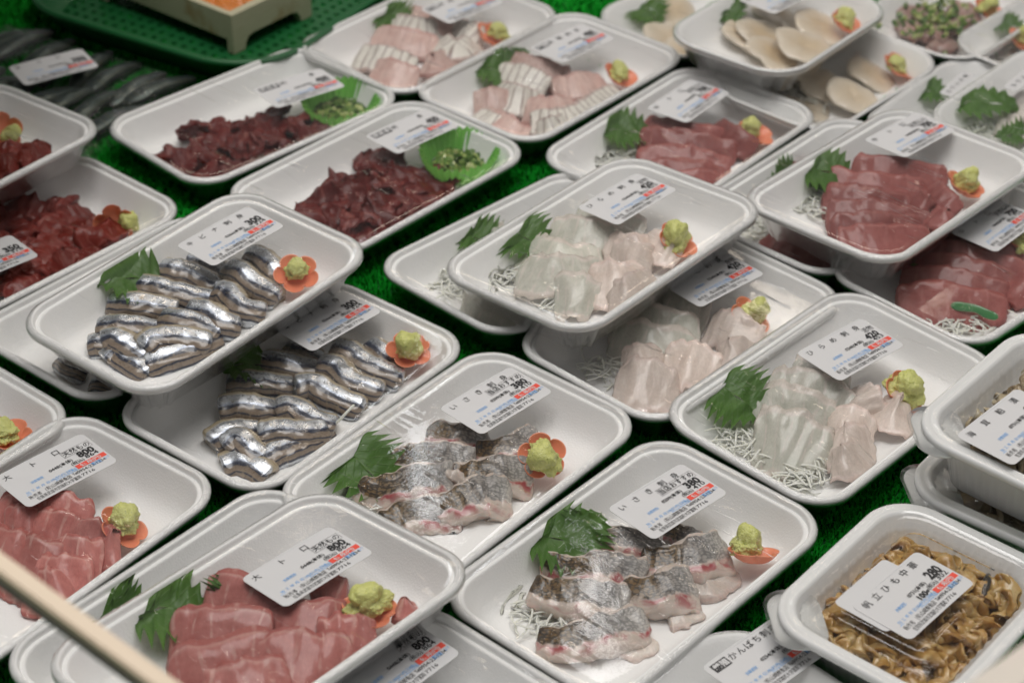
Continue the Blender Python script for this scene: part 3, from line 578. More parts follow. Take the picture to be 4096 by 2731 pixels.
    flesh('red_tuna', (.235, .064, .058), (.32, .108, .096), (.25, .052, .044), (.44, .20, .175), .20, .30, .38, .0, (.005, .002, .002), .35, 9.0, wid=.90, spec=.25)
    flesh('red_chunk', (.13, .013, .010), (.19, .025, .018), (.12, .010, .008), (.42, .14, .12), .5, .35, .36, .0, (.006, .002, .002), .25, 6.0, spec=.2)
    flesh('dark_meat', (.085, .008, .007), (.13, .015, .012), (.10, .009, .008), (.26, .075, .06), .45, .5, .36, .0, (.004, .002, .002), .18, 7.0, .6, spec=.2)
    flesh('pale_flesh', (.62, .64, .55), (.76, .75, .67), (.84, .70, .63), (.92, .80, .75), .42, .5, .26, .0, (.008, .007, .005), .7, 4.0, alpha=.66, rim=.7)
    flesh('pale_pink', (.72, .60, .53), (.82, .73, .66), (.84, .66, .60), (.92, .80, .75), .42, .5, .28, .0, (.008, .007, .005), .6, 4.0, alpha=.74, rim=.7)
    flesh('isaki_flesh', (.56, .49, .44), (.64, .56, .50), (.55, .40, .36), (.72, .62, .57), .6, .5, .30, .4, (.006, .004, .003), .5, 4.0)
    flesh('scored_fish', (.56, .36, .32), (.64, .48, .43), (.55, .27, .24), (.36, .22, .20), .40, .7, .34, .0, (.005, .003, .003), .3, .5, .3, .94)
    flesh('scored_skin', (.66, .63, .57), (.74, .71, .65), (.50, .28, .25), (.22, .15, .14), .42, 1.0, .32, .0, (.005, .004, .003), .3, .5, .3, .93, bk=0)
    flesh('mackerel', (.36, .20, .17), (.42, .30, .26), (.30, .12, .10), (.55, .50, .47), .5, .5, .3, .0, (.004, .002, .002), .3, 5.0)
    flesh('squid', (.48, .44, .40), (.60, .56, .52), (.52, .46, .42), (.36, .33, .32), .6, .4, .3, .0, (.006, .005, .004), .5, 2.0)
    flesh('sardine', (.025, .03, .036), (.085, .092, .10), (.02, .02, .02), (.16, .13, .07), .6, .5, .3, .0, (.004, .002, .002), .6, 3.0)
    # scallop
    m, nt, out = new_mat('scallop'); o = tc(nt); v, rnd = shifted(nt, o); rr_ = node(nt, 'ShaderNodeSeparateXYZ', {0: uvn(nt, 'UVMap')}).outputs[0]
    col = mix(nt, noise_t(nt, v, 60.0, 4), (.72, .63, .50), (.82, .76, .66)); col = mix(nt, math_n(nt, 'MULTIPLY', ramp(nt, math_n(nt, 'ADD', rr_, math_n(nt, 'MULTIPLY', math_n(nt, 'SUBTRACT', noise_t(nt, v, 90.0, 3), .5), .5)), [(.25, g(1)), (.95, g(.15))]), math_n(nt, 'ADD', math_n(nt, 'MULTIPLY', rnd, .6), .35)), col, (.62, .46, .27))
    princ(nt, out, Base_Color=col, Roughness=.35, Coat_Weight=.4, Coat_Roughness=.12, Normal=bump(nt, noise_t(nt, v, 260.0, 4), .5, .0008), Alpha=.88); MT['scallop'] = m
    # shiso leaf
    m, nt, out = new_mat('shiso'); uv = uvn(nt, 'UVMap'); o = tc(nt); v, rnd = shifted(nt, o)
    sep = node(nt, 'ShaderNodeSeparateXYZ', {0: uv}); a = math_n(nt, 'ABSOLUTE', math_n(nt, 'SUBTRACT', sep.outputs[1], .5))
    slant = math_n(nt, 'SUBTRACT', math_n(nt, 'MULTIPLY', sep.outputs[0], 8.0), math_n(nt, 'MULTIPLY', a, 7.0))
    fr = math_n(nt, 'ABSOLUTE', math_n(nt, 'SUBTRACT', math_n(nt, 'FRACT', slant), .5))
    vein = ramp(nt, math_n(nt, 'MINIMUM', math_n(nt, 'MULTIPLY', fr, .35), a), [(0, g(1)), (.022, g(0))])
    col = mix(nt, noise_t(nt, v, 70.0, 4), (.040, .112, .014), (.085, .195, .030)); col = mix(nt, math_n(nt, 'MULTIPLY', vein, .5), col, (.13, .22, .06))
    nb = bump(nt, vein, .5, .0007, bump(nt, noise_t(nt, v, 380.0, 3), .35, .0006))
    p = princ(nt, out, Base_Color=col, Roughness=.42, Specular_IOR_Level=.4, Normal=nb)
    tr = node(nt, 'ShaderNodeBsdfTranslucent', {'Color': (.20, .40, .05, 1)}); mx = node(nt, 'ShaderNodeMixShader', {0: .22, 1: p.outputs[0], 2: tr.outputs[0]}); nt.links.new(mx.outputs[0], out.inputs[0]); MT['shiso'] = m
    # wasabi
    m, nt, out = new_mat('wasabi'); o = tc(nt); v, rnd = shifted(nt, o)
    vo = node(nt, 'ShaderNodeTexVoronoi', {'Vector': v, 'Scale': 900.0}).outputs['Distance']
    col = mix(nt, noise_t(nt, v, 260.0, 4), (.50, .52, .15), (.70, .71, .28)); col = mix(nt, ramp(nt, noise_t(nt, v, 700.0, 2), [(.62, g(0)), (.72, g(1))]), col, (.33, .36, .09))
    princ(nt, out, Base_Color=col, Roughness=.42, Normal=bump(nt, vo, .6, .0006, bump(nt, noise_t(nt, v, 420.0, 4), .7, .001)), Subsurface_Weight=.2, Subsurface_Radius=(.003, .003, .001), Subsurface_Scale=1.0); MT['wasabi'] = m
    simple('flower_plastic', (.82, .27, .155), .38, None, Subsurface_Weight=.15, Subsurface_Radius=(.004, .002, .001), Subsurface_Scale=1.0)
    simple('radish', (.72, .73, .66), .35, None, Subsurface_Weight=.4, Subsurface_Radius=(.004, .004, .003), Subsurface_Scale=1.0)
    # cucumber slice: green peel, pale inside
    m, nt, out = new_mat('cucumber'); uv = uvn(nt, 'UVMap'); s = node(nt, 'ShaderNodeSeparateXYZ', {0: uv}).outputs[1]
    princ(nt, out, Base_Color=ramp(nt, s, [(0, (.03, .16, .04)), (.14, (.03, .15, .04)), (.2, (.05, .20, .06)), (.4, (.03, .16, .05)), (.5, (.30, .45, .22)), (1, (.34, .48, .26))]), Roughness=.3, Coat_Weight=.4); MT['cucumber'] = m
    m, nt, out = new_mat('cup_foil'); o = tc(nt)
    p = princ(nt, out, Base_Color=(.24, .60, .12), Roughness=.35); tr = node(nt, 'ShaderNodeBsdfTranslucent', {'Color': (.34, .78, .16, 1)}); mx = node(nt, 'ShaderNodeMixShader', {0: .4, 1: p.outputs[0], 2: tr.outputs[0]}); nt.links.new(mx.outputs[0], out.inputs[0]); MT['cup_foil'] = m
    m, nt, out = new_mat('onion'); v = tc(nt)
    princ(nt, out, Base_Color=ramp(nt, noise_t(nt, v, 130.0, 1), [(.35, (.05, .12, .015)), (.5, (.14, .26, .04)), (.58, (.42, .48, .15)), (.7, (.55, .58, .30))]), Roughness=.35, Coat_Weight=.3); MT['onion'] = m
    # stewed scallop frill salad
    m, nt, out = new_mat('frill'); o = tc(nt)
    col = ramp(nt, noise_t(nt, o, 75.0, 4, .6), [(.28, (.16, .07, .015)), (.40, (.36, .19, .045)), (.54, (.50, .31, .10)), (.72, (.60, .44, .21))])
    princ(nt, out, Base_Color=col, Roughness=.30, Coat_Weight=.5, Coat_Roughness=.1, Normal=bump(nt, noise_t(nt, o, 300.0, 4), .6, .0008), Subsurface_Weight=.25, Subsurface_Radius=(.005, .003, .001), Subsurface_Scale=1.0); MT['frill'] = m
    m, nt, out = new_mat('lees'); o = tc(nt)
    col = ramp(nt, noise_t(nt, o, 60.0, 5, .6), [(.35, (.18, .12, .06)), (.48, (.36, .28, .16)), (.62, (.50, .43, .29))])
    princ(nt, out, Base_Color=col, Roughness=.35, Coat_Weight=.4, Normal=bump(nt, noise_t(nt, o, 240.0, 4), .6, .001)); MT['lees'] = m
    simple('mushroom', (.022, .016, .013), .3, 300.0, .3, Coat_Weight=.5)
    simple('box_plastic', (.83, .835, .83), .26, 40.0, .05, .001, Specular_IOR_Level=.5)
    simple('basket_plastic', (.006, .10, .025), .45, 60.0, .1, .001)
    m, nt, out = new_mat('box_wood'); o = tc(nt)
    wn = noise_t(nt, mapping(nt, o, (6, 60, 60)), 6.0, 5, .6, .4)
    st = ramp(nt, noise_t(nt, o, 30.0, 4), [(.56, g(0)), (.7, g(.6))])
    col = mix(nt, st, mix(nt, wn, (.36, .34, .22), (.50, .47, .34)), (.26, .15, .04))
    princ(nt, out, Base_Color=col, Roughness=.6, Normal=bump(nt, wn, .2, .0005)); MT['box_wood'] = m
    simple('roe', (.55, .17, .02), .3, 200.0, .8, .002, Coat_Weight=.4)
    simple('paper', (.64, .64, .645), .42); simple('ink', (.02, .02, .022), .6); simple('paper_reversed', (.64, .64, .645), .42); simple('ink_blue', (.16, .40, .76), .6); simple('ink_red', (.80, .085, .055), .55)
    m, nt, out = new_mat('rail_metal'); o = tc(nt)
    princ(nt, out, Base_Color=(.80, .66, .50), Roughness=.4, Metallic=.0, Normal=bump(nt, noise_t(nt, o, 200.0, 3), .05, .0005)); MT['rail_metal'] = m
    simple('rail_grey', (.22, .22, .20), .4, None, Metallic=.6); simple('rail_silver', (.55, .52, .48), .32, None, Metallic=.5)
make_materials()

# ------------------------------------------------------------------ mesh helpers
def mesh_obj(name, verts, faces, mat, parent=None, smooth=True, uvs=None, loc=None):
    me = bpy.data.meshes.new(name); me.from_pydata([tuple(map(float, v)) for v in verts], [], faces); me.update()
    if smooth: me.polygons.foreach_set('use_smooth', [True]*len(me.polygons))
    if uvs:
        li = np.empty(len(me.loops), dtype=np.int32); me.loops.foreach_get('vertex_index', li)
        for lname, arr in uvs.items():
            l = me.uv_layers.new(name=lname); l.data.foreach_set('uv', np.asarray(arr, dtype=np.float32)[li].ravel())
    me.materials.append(MT[mat]); return obj(name, me, parent)
def obj(name, me, parent=None):
    o = bpy.data.objects.new(name, me); COL.objects.link(o)
    if parent: o.parent = parent
    return o
def tag(o, label, cat, group=None, kind=None):
    o['label'] = label; o['category'] = cat
    if group: o['group'] = group
    if kind: o['kind'] = kind
    return o
def empty(name, M=None):
    o = bpy.data.objects.new(name, None); COL.objects.link(o); o.empty_display_size = .01
    if M is not None: o.matrix_world = M
    return o
def rrect(l, w, r, nc=9, ns=1):
    """rounded rectangle, counter-clockwise, as (x, y) plus outward normal"""
    P = []
    r = max(r, .0005)
    for cx, cy, a0 in ((l/2-r, w/2-r, 0), (-l/2+r, w/2-r, 90), (-l/2+r, -w/2+r, 180), (l/2-r, -w/2+r, 270)):
        for k in range(nc+1):
            a = R(a0+90*k/nc); P.append((cx+r*math.cos(a), cy+r*math.sin(a)))
        if ns > 1:
            q0 = P[-1]; a1 = R(a0+90)
            nx = {0: (-l/2+r, w/2), 90: (-l/2, -w/2+r), 180: (l/2-r, -w/2), 270: (l/2, w/2-r)}[a0]
            for k in range(1, ns): P.append((q0[0]+(nx[0]-q0[0])*k/ns, q0[1]+(nx[1]-q0[1])*k/ns))
    return P
def loft(l, w, rc, prof, nc=9, ns=1, rr=.75, fill_start=True, fill_end=True, fn=None):
    V, F = [], []; n = None
    for inset, z in prof:
        ring = rrect(l-2*inset, w-2*inset, max(rc-inset*rr, .004), nc, ns)
        n = len(ring)
        for i, (x, y) in enumerate(ring):
            V.append(fn(x, y, z, inset, i/n) if fn else (x, y, z))
    for j in range(len(prof)-1):
        for i in range(n):
            a, b = j*n+i, j*n+(i+1) % n
            F.append((a, b, b+n, a+n))
    if fill_start: F.append(tuple(range(n-1, -1, -1)))
    if fill_end: F.append(tuple(range((len(prof)-1)*n, len(prof)*n)))
    return V, F
def vnoise(P, freq, seed):
    rs = np.random.RandomState(seed); out = np.zeros(len(P))
    for k in range(5):
        d = rs.normal(size=3); d /= np.linalg.norm(d); out += np.sin(P@d*freq*(.7+.35*k)+rs.uniform(0, 6.28))
    return out/2.6
TL, TW, TRC = .21, .1354, .028
BL, BW, BRC = .185, .125, .036
INS = ([0, .003, .006, .012, .020, .025, .028, .032], [.034, .028, .0200, .0150, .0110, .0088, .0065, .0055])
def inside(V, l, w, rc, zmax=.0292, margin=.0006):
    """keep food inside the tray: floor, sloping walls, stretched film"""
    V[:, 2] = np.clip(V[:, 2], .0032, zmax)
    ins = np.interp(V[:, 2], *INS)+margin
    hx, hy = l/2-ins, w/2-ins; r = np.maximum(rc-ins*.75, .006)
    V[:, 0] = np.clip(V[:, 0], -hx, hx); V[:, 1] = np.clip(V[:, 1], -hy, hy)
    dx, dy = np.abs(V[:, 0])-(hx-r), np.abs(V[:, 1])-(hy-r)
    m = (dx > 0) & (dy > 0); d = np.hypot(dx, dy); m &= d > r
    k = np.where(m, r/np.maximum(d, 1e-9), 1)
    V[:, 0] = np.where(m, np.sign(V[:, 0])*((hx-r)+dx*k), V[:, 0]); V[:, 1] = np.where(m, np.sign(V[:, 1])*((hy-r)+dy*k), V[:, 1])
    return V
def catmull(P, us):
    P = np.asarray(P, float); Q = np.vstack([2*P[0]-P[1], P, 2*P[-1]-P[-2]]); n = len(P)-1; out = []
    for u in us:
        t = min(max(u, 0), 1)*n; i = min(int(t), n-1); t -= i; a, b, c, d = Q[i:i+4]
        out.append(.5*((2*b)+(-a+c)*t+(2*a-5*b+4*c-d)*t*t+(-a+3*b-3*c+d)*t**3))
    return np.array(out)
def slab(path, w, t, roll, seed, n=30, m=24, p=3.0, cap=.12, lump=.0008, ruffle=.0, taper=(1, 1), capmin=.05, crumple=0.0, shift=0.0):
    """a slice of flesh: a superelliptic section swept along a path; returns verts, faces, uvs"""
    k = np.linspace(0, 1, n); us = .5*k+.5*(.5-.5*np.cos(np.pi*k))
    C = catmull(path, us); T = np.gradient(C, axis=0); T /= np.linalg.norm(T, axis=1)[:, None]+1e-12
    Z = np.array([0, 0, 1.0]); S = np.cross(T, Z); S /= np.linalg.norm(S, axis=1)[:, None]+1e-12; U = np.cross(S, T)
    rs = np.random.RandomState(seed)
    rr = R(roll)+(rs.uniform(-.10, .10) + (np.sin(us*rs.uniform(3, 7)+rs.uniform(0, 6))*crumple if crumple else 0))*np.ones(n)
    Sx = S*np.cos(rr)[:, None]-U*np.sin(rr)[:, None]; Ux = U*np.cos(rr)[:, None]+S*np.sin(rr)[:, None]
    e = np.minimum(us, 1-us)/cap; ce = np.where(e < 1, np.sqrt(np.clip(1-(1-e)**2, 0, 1)), 1); ce = capmin+(1-capmin)*ce
    tp = taper[0]+(taper[1]-taper[0])*us
    ph = np.linspace(0, 2*np.pi, m+1)          # 0 back, quarter top, half front, three quarters under
    cx = -np.sign(np.cos(ph))*np.abs(np.cos(ph))**(2/p); sy = np.sign(np.sin(ph))*np.abs(np.sin(ph))**(2/p)
    arc = np.concatenate([[0], np.cumsum(np.linalg.norm(np.diff(C, axis=0), axis=1))])*100
    V = []; uv = []; mm = []
    edge = 1+ruffle*(np.sin(us*rs.uniform(9, 16)+rs.uniform(0, 6))+.6*np.sin(us*rs.uniform(20, 33)+rs.uniform(0, 6)))
    edge2 = 1+ruffle*(np.sin(us*rs.uniform(9, 16)+rs.uniform(0, 6))+.6*np.sin(us*rs.uniform(20, 33)+rs.uniform(0, 6)))
    for i in range(n):
        ctr = C[i]-Ux[i]*t/2+Sx[i]*shift
        sx = cx*w/2*ce[i]*tp[i]*np.where(cx > 0, edge[i], edge2[i]); su = sy*t/2*ce[i]**.6
        V.append(ctr+np.outer(sx, Sx[i])+np.outer(su, Ux[i]))
        uv.append(np.c_[np.full(m+1, us[i]), ph/(2*np.pi)])
        mm.append(np.c_[np.full(m+1, arc[i]), sx*100+np.where(np.abs(su) < t*.45, su*60, 0)])
    V = np.vstack(V); uv = np.vstack(uv); mm = np.vstack(mm)
    if lump:
        ph0 = rs.randint(1e6)
        V += np.c_[vnoise(V, 420, ph0), vnoise(V, 420, ph0+1), vnoise(V, 380, ph0+2)*1.3]*lump+np.c_[vnoise(V, 1400, ph0+3), vnoise(V, 1400, ph0+4), vnoise(V, 1300, ph0+5)]*lump*.28
    # weld the seam so the shading is smooth across it
    for i in range(n): V[i*(m+1)+m] = V[i*(m+1)]
    F = []
    for i in range(n-1):
        for j in range(m):
            a = i*(m+1)+j; F.append((a, a+m+1, a+m+2, a+1))
    F.append(tuple(range(0, m))); F.append(tuple(range((n-1)*(m+1)+m-1, (n-1)*(m+1)-1, -1)))
    return V, F, {'UVMap': uv, 'mm': mm}

# ------------------------------------------------------------------ counter: turf mat
TR = DATA['trays']
def tray_matrix(n):
    x, y, z, tx, ty, th = TR[n]
    return Matrix.Translation((x, y, z))@Matrix.Rotation(R(th), 4, 'Z')@Matrix.Rotation(R(ty), 4, 'Y')@Matrix.Rotation(R(tx), 4, 'X')
mat_base = mesh_obj('counter_top', [(-2.2, .2, -.003), (2.2, .2, -.003), (2.2, 4.5, -.003), (-2.2, 4.5, -.003)], [(0, 1, 2, 3)], 'turf_base', smooth=False); mat_base['kind'] = 'structure'
def build_turf():
    rs = np.random.RandomState(3); pts = []
    for (x0, x1, y0, y1, sp) in ((-.42, .50, .60, 1.22, .0027), (-.60, .62, 1.22, 1.50, .0036), (-.75, .80, 1.50, 2.05, .0050)):
        ys = np.arange(y0, y1, sp*.866)
        for j, y in enumerate(ys):
            xs = np.arange(x0, x1, sp)+(sp/2 if j % 2 else 0); pts.append(np.c_[xs, np.full(len(xs), y), np.full(len(xs), sp)])
    P = np.vstack(pts); keep = np.ones(len(P), bool)
    for n in TR:                                    # nothing grows to the light under a tray that stands on the mat
        x, y, z, tx, ty, th = TR[n]
        if z > .02: continue
        l, w = (.150, .075) if n[0] == 'T' else (.10, .075)
        c, s = math.cos(R(th)), math.sin(R(th)); dx, dy = P[:, 0]-x, P[:, 1]-y
        keep &= ~((np.abs(dx*c+dy*s) < l/2) & (np.abs(-dx*s+dy*c) < w/2))
    P = P[keep]; n = len(P); P[:, :2] += rs.uniform(-.22, .22, (n, 2))*P[:, 2:3]
    sp = P[:, 2]; V = []; F = []
    for b in range(3):
        a = rs.uniform(0, 6.28, n); wd = sp*.34; h = sp*rs.uniform(.55, 1.0, n); ln = sp*rs.uniform(.35, .75, n)
        ca, sa = np.cos(a), np.sin(a); z0 = np.full(n, -.003)
        q = [np.c_[P[:, 0]-sa*wd, P[:, 1]+ca*wd, z0], np.c_[P[:, 0]+sa*wd, P[:, 1]-ca*wd, z0], np.c_[P[:, 0]+ca*ln+sa*wd*.55, P[:, 1]+sa*ln-ca*wd*.55, h-.001], np.c_[P[:, 0]+ca*ln-sa*wd*.55, P[:, 1]+sa*ln+ca*wd*.55, h-.001]]
        base = b*4*n; V += q; i = np.arange(n); F.append(np.c_[base+i, base+n+i, base+2*n+i, base+3*n+i])
    V = np.vstack(V); F = np.vstack(F)
    me = bpy.data.meshes.new('turf'); me.vertices.add(len(V)); me.vertices.foreach_set('co', V.astype(np.float32).ravel())
    me.loops.add(F.size); me.loops.foreach_set('vertex_index', F.astype(np.int32).ravel()); me.polygons.add(len(F)); me.polygons.foreach_set('loop_start', np.arange(0, F.size, 4, dtype=np.int32)); me.polygons.foreach_set('loop_total', np.full(len(F), 4, dtype=np.int32))
    me.update(calc_edges=True); me.materials.append(MT['turf'])
    tag(obj('turf_mat', me), 'green plastic turf mat under all the food trays', 'mat', kind='stuff')
build_turf()

# rails of the display case
def rail(name, a, b, wid, hgt, mat1, mat2, label):
    a, b = Vector(a), Vector(b); d = (b-a).normalized(); s = d.cross(Vector((0, 0, 1))).normalized(); u = s.cross(d)
    def bar(o1, o2, h1, h2):
        bm = bmesh.new(); vs = [bm.verts.new(p+s*x+u*z) for p in (a, b) for x, z in ((o1, h1), (o2, h1), (o2, h2), (o1, h2))]
        for f in ((0, 1, 2, 3), (7, 6, 5, 4), (0, 4, 5, 1), (1, 5, 6, 2), (2, 6, 7, 3), (3, 7, 4, 0)): bm.faces.new([vs[i] for i in f])
        bmesh.ops.recalc_face_normals(bm, faces=bm.faces); bmesh.ops.bevel(bm, geom=bm.edges[:], offset=.0008, segments=2, affect='EDGES')
        me = bpy.data.meshes.new('bar'); bm.to_mesh(me); bm.free(); return me
    root = empty(name, Matrix.Identity(4))
    m1 = bar(-wid/2, wid/2, 0, hgt); m1.materials.append(MT[mat1]); obj('face_strip', m1, root)
    m2 = bar(-wid/2-.0002, wid/2+.0012, -hgt*.6, -.0002); m2.materials.append(MT[mat2]); obj('glazing_channel', m2, root)
    tag(root, label, 'case rail')
RL = DATA['rails']
V, F = loft(.70, .90, .01, [(.004, 0), (0, .003), (0, .016), (.004, .019)], 3); shade_board = mesh_obj('added_shade_board', V, F, 'rail_grey'); shade_board.location = (-.71, 1.58, .27)
shade_board['kind'] = 'structure'   # unseen board, added out of frame to shade the far left corner
rail('case_rail', RL[0][0], RL[0][1], .0082, .005, 'rail_metal', 'rail_grey', 'beige metal rail of the display case crossing the bottom left corner')
rail('case_rail', RL[1][0], RL[1][1], .014, .008, 'rail_silver', 'rail_metal', 'silver metal rail of the display case at the bottom right corner')

# ------------------------------------------------------------------ trays
P_TRAY = [(.0235, .0006), (.0205, 0), (.0185, .0012), (.0060, .0230), (.0046, .0248), (.0026, .0252), (.0006, .0256), (0, .0264), (.0000, .0279), (.0006, .0290), (.0016, .0298), (.0028, .0301), (.0038, .0299), (.0045, .0290), (.0048, .0272), (.0051, .0260), (.0055, .0257), (.0059, .0262),
          (.0068, .0265), (.0077, .0263), (.0082, .0254), (.0090, .0238), (.0108, .0200), (.0150, .0120), (.0180, .0078), (.0215, .0050), (.0260, .0036), (.033, .0031), (.040, .0030)]
P_PLAIN = [(.0300, .0006), (.0260, 0), (.0235, .0012), (.0070, .0225), (.0045, .0252), (.0012, .0262), (.0, .0270), (.0006, .0280), (.0022, .0285), (.0040, .0278), (.0060, .0255), (.0100, .0200), (.0155, .0120), (.0200, .0070), (.0250, .0044), (.0310, .0034), (.040, .0031)]
def film_fn(seed):
    def f(x, y, z, inset, t):
        if z < .024:
            k = (.024-z)/.024; a = t*6.283
            wr = .0016*k*(math.sin(a*23+seed)+.7*math.sin(a*41+2*seed)+.5*math.sin(a*67)); wr = max(wr, -.0003*k)
            d = math.hypot(x, y); return (x*(1+wr/d), y*(1+wr/d), z+.0006*k*math.sin(a*31+seed))
        return (x, y, z)
    return f
def film_profile(top): return [(.030, -.0007), (.0200, -.0008), (.0165, .0010), (.0044, .0230), (-.0002, .0250), (-.0005, .0263), (-.0004, .0281), (.0004, .0293), (.0016, top-.0003), (.0034, top+.0001), (.012, top-.0001), (.035, top-.0003)]
tv, tf = loft(TL, TW, TRC, P_TRAY, 10); TRAY_ME = mesh_obj('foam_tray', tv, tf, 'foam').data
pv, pf = loft(BL, BW, BRC, P_PLAIN, 10); PLAIN_ME = mesh_obj('foam_tray', pv, pf, 'foam').data
fv, ff = loft(TL, TW, TRC, film_profile(.0303), 16, 6, fn=film_fn(1.3)); FILM_ME = mesh_obj('cling_film', fv, ff, 'film').data
fv, ff = loft(BL, BW, BRC, [(a, z-.0015 if z > .02 else z) for a, z in film_profile(.0303)], 16, 6, fn=film_fn(.4)); PFILM_ME = mesh_obj('cling_film', fv, ff, 'film').data
for _me in (FILM_ME, PFILM_ME):          # the film is drawn tight and creased where it turns over the rim
    _me.materials.append(MT['film_rim'])
    for _p in _me.polygons:
        if len(_p.vertices) == 4 and max(abs(_p.normal.x), abs(_p.normal.y)) > .12: _p.material_index = 1
for o in [o for o in COL.objects if o.name.startswith(('foam_tray', 'cling_film'))]: bpy.data.objects.remove(o)
PLAIN = {'T21', 'T21b', 'T21c', 'T22', 'T23a', 'T23b', 'T23c', 'T17'}
INFO = {  # tray: (label of the pack, short phrase for what lies in it)
 'T1': ('white foam tray of silver striped fillets stacked on top, priced 300', 'the upper tray of silver fillets'),
 'T1b': ('mostly hidden foam tray underneath the upper tray of silver striped fillets', 'the hidden tray under silver fillets'),
 'T2': ('white foam tray of silver striped fillets lying lower on the mat, priced 300', 'the lower tray of silver fillets'),
 'T3': ('white foam tray of pink fatty tuna priced 800, cut by the left edge', 'the pink tuna tray at the left edge'),
 'T3c': ('foam tray corner with wasabi at left edge, above the pink tuna', 'the cut-off tray above the left pink tuna'),
 'T4': ('white foam tray of pink fatty tuna priced 800, stacked in front', 'the stacked front tray of pink tuna'),
 'T4b': ('foam tray with one green leaf showing, left below the front pink tuna', 'the covered tray left below the pink tuna'),
 'T4c': ('foam tray with shaded 800 sticker, right below the front pink tuna', 'the covered tray right below the pink tuna'),
 'T5': ('foam tray of grey scaly-skinned slices priced 380, farther of the two', 'the farther tray of scaly slices'),
 'T6': ('foam tray of grey scaly-skinned slices priced 380, nearer of the two', 'the nearer tray of scaly slices'),
 'T7': ('foam tray of dark red meat with green cup, farther of the two', 'the farther tray of dark meat'),
 'T8': ('foam tray of dark red meat with green cup, nearer of the two', 'the nearer tray of dark meat'),
 'T9': ('foam tray of scored white fish at the top edge, farther of two', 'the farther tray of scored white fish'),
 'T10': ('foam tray of scored white fish beside the red tuna, nearer of two', 'the nearer tray of scored white fish'),
 'T11': ('foam tray of red tuna slices behind the stacked pale flatfish', 'the red tuna tray behind the flatfish'),
 'T12': ('foam tray of red tuna slices stacked on top at the right', 'the stacked upper tray of red tuna'),
 'T12b': ('foam tray squeezed left beneath the stacked red tuna tray', 'the tray beneath stacked red tuna'),
 'T13': ('foam tray of red tuna with cucumber and radish, cut by right edge', 'the lower right red tuna tray'),
 'T14': ('foam tray of pale translucent flatfish priced 420, stacked on two others', 'the stacked upper tray of pale flatfish'),
 'T14b': ('foam tray of pale flatfish mostly covered, left below the stacked one', 'the covered left tray of pale flatfish'),
 'T15': ('foam tray of pale flatfish with shaded label, below the stacked one', 'the shaded middle tray of pale flatfish'),
 'T16': ('foam tray of pale flatfish priced 420, nearest to the plastic tubs', 'the flatfish tray nearest the plastic tubs'),
 'T17': ('plain foam tray priced 400, cut off by the bottom edge', 'the tray priced 400 at the bottom edge'),
 'T19': ('foam tray of red tuna chunks with wasabi at the left edge', 'the left tray of red tuna chunks'),
 'T20': ('foam tray of red meat at the upper left edge, lying on another', 'the upper left tray of red chunks'),
 'T21': ('plain foam tray of scallop slices stacked on top at upper right', 'the stacked upper tray of scallops'),
 'T21b': ('plain foam tray of scallop slices lying below the stacked scallop tray', 'the lower right tray of scallops'),
 'T21c': ('plain foam tray of scallops half hidden left of the stacked scallops', 'the half hidden left tray of scallops'),
 'T22': ('plain foam tray of chopped fish strewn with green onion, top right', 'the tray of fish with green onion'),
 'T23a': ('plain foam tray with leaf stem in the far top right corner', 'the far top right corner tray'),
 'T23b': ('plain foam tray with narrow white strip label at the right', 'the tray with the narrow strip label'),
 'T23c': ('plain foam tray of white squid strips and leaf at right edge', 'the tray of squid strips at right edge'),
}
ROOT = {}
for n in INFO:
    root = empty('fish_tray', tray_matrix(n)); ROOT[n] = root
    tag(root, INFO[n][0], 'food tray', 'wrapped fish trays on the counter')
    obj('foam_tray', PLAIN_ME if n in PLAIN else TRAY_ME, root); obj('cling_film', PFILM_ME if n in PLAIN else FILM_ME, root)

# ------------------------------------------------------------------ printed price stickers
_tc = {}
def glyphs(s, bold=0.0):
    k = (s, bold)
    if k not in _tc:
        c = bpy.data.curves.new('t', 'FONT'); c.body = s; c.size = 1; c.resolution_u = 2; c.offset = bold; c.fill_mode = 'FRONT'
        o = bpy.data.objects.new('t', c); COL.objects.link(o); bpy.context.view_layer.update()
        me = bpy.data.meshes.new_from_object(o.evaluated_get(bpy.context.evaluated_depsgraph_get()))
        V = np.array([v.co[:] for v in me.vertices]) if len(me.vertices) else np.zeros((0, 3)); F = [tuple(p.vertices) for p in me.polygons]
        bpy.data.objects.remove(o); bpy.data.curves.remove(c); bpy.data.meshes.remove(me); _tc[k] = (V, F)
    return _tc[k]
class Print:
    def __init__(self): self.L = {}
    def add(self, mat, V, F):
        v, f = self.L.setdefault(mat, ([], [])); b = len(v); v += [tuple(x) for x in V]; f += [tuple(i+b for i in q) for q in F]
    def text(self, s, x, y, h, width=None, mat='ink', bold=0.0, z=.00035, anchor=.0):
        V, F = glyphs(s, bold)
        if not len(V): return
        a, b = V.min(0), V.max(0); sc = h/1000/.72 if False else h/1000
        sx = (width/1000)/max(b[0]-a[0], 1e-6) if width else sc
        W = V.copy(); W[:, 0] = (V[:, 0]-a[0])*sx; W[:, 1] = V[:, 1]*sc; W[:, 2] = z
        W[:, 0] += x/1000-anchor*(b[0]-a[0])*sx; W[:, 1] += y/1000; self.add(mat, W, F)
    def rect(self, x0, x1, y0, y1, mat, z=.00028):
        self.add(mat, [(x0/1e3, y0/1e3, z), (x1/1e3, y0/1e3, z), (x1/1e3, y1/1e3, z), (x0/1e3, y1/1e3, z)], [(0, 1, 2, 3)])
    def frame(self, x0, x1, y0, y1, t, mat):
        self.rect(x0, x1, y0, y0+t, mat); self.rect(x0, x1, y1-t, y1, mat); self.rect(x0, x0+t, y0, y1, mat); self.rect(x1-t, x1, y0, y1, mat)
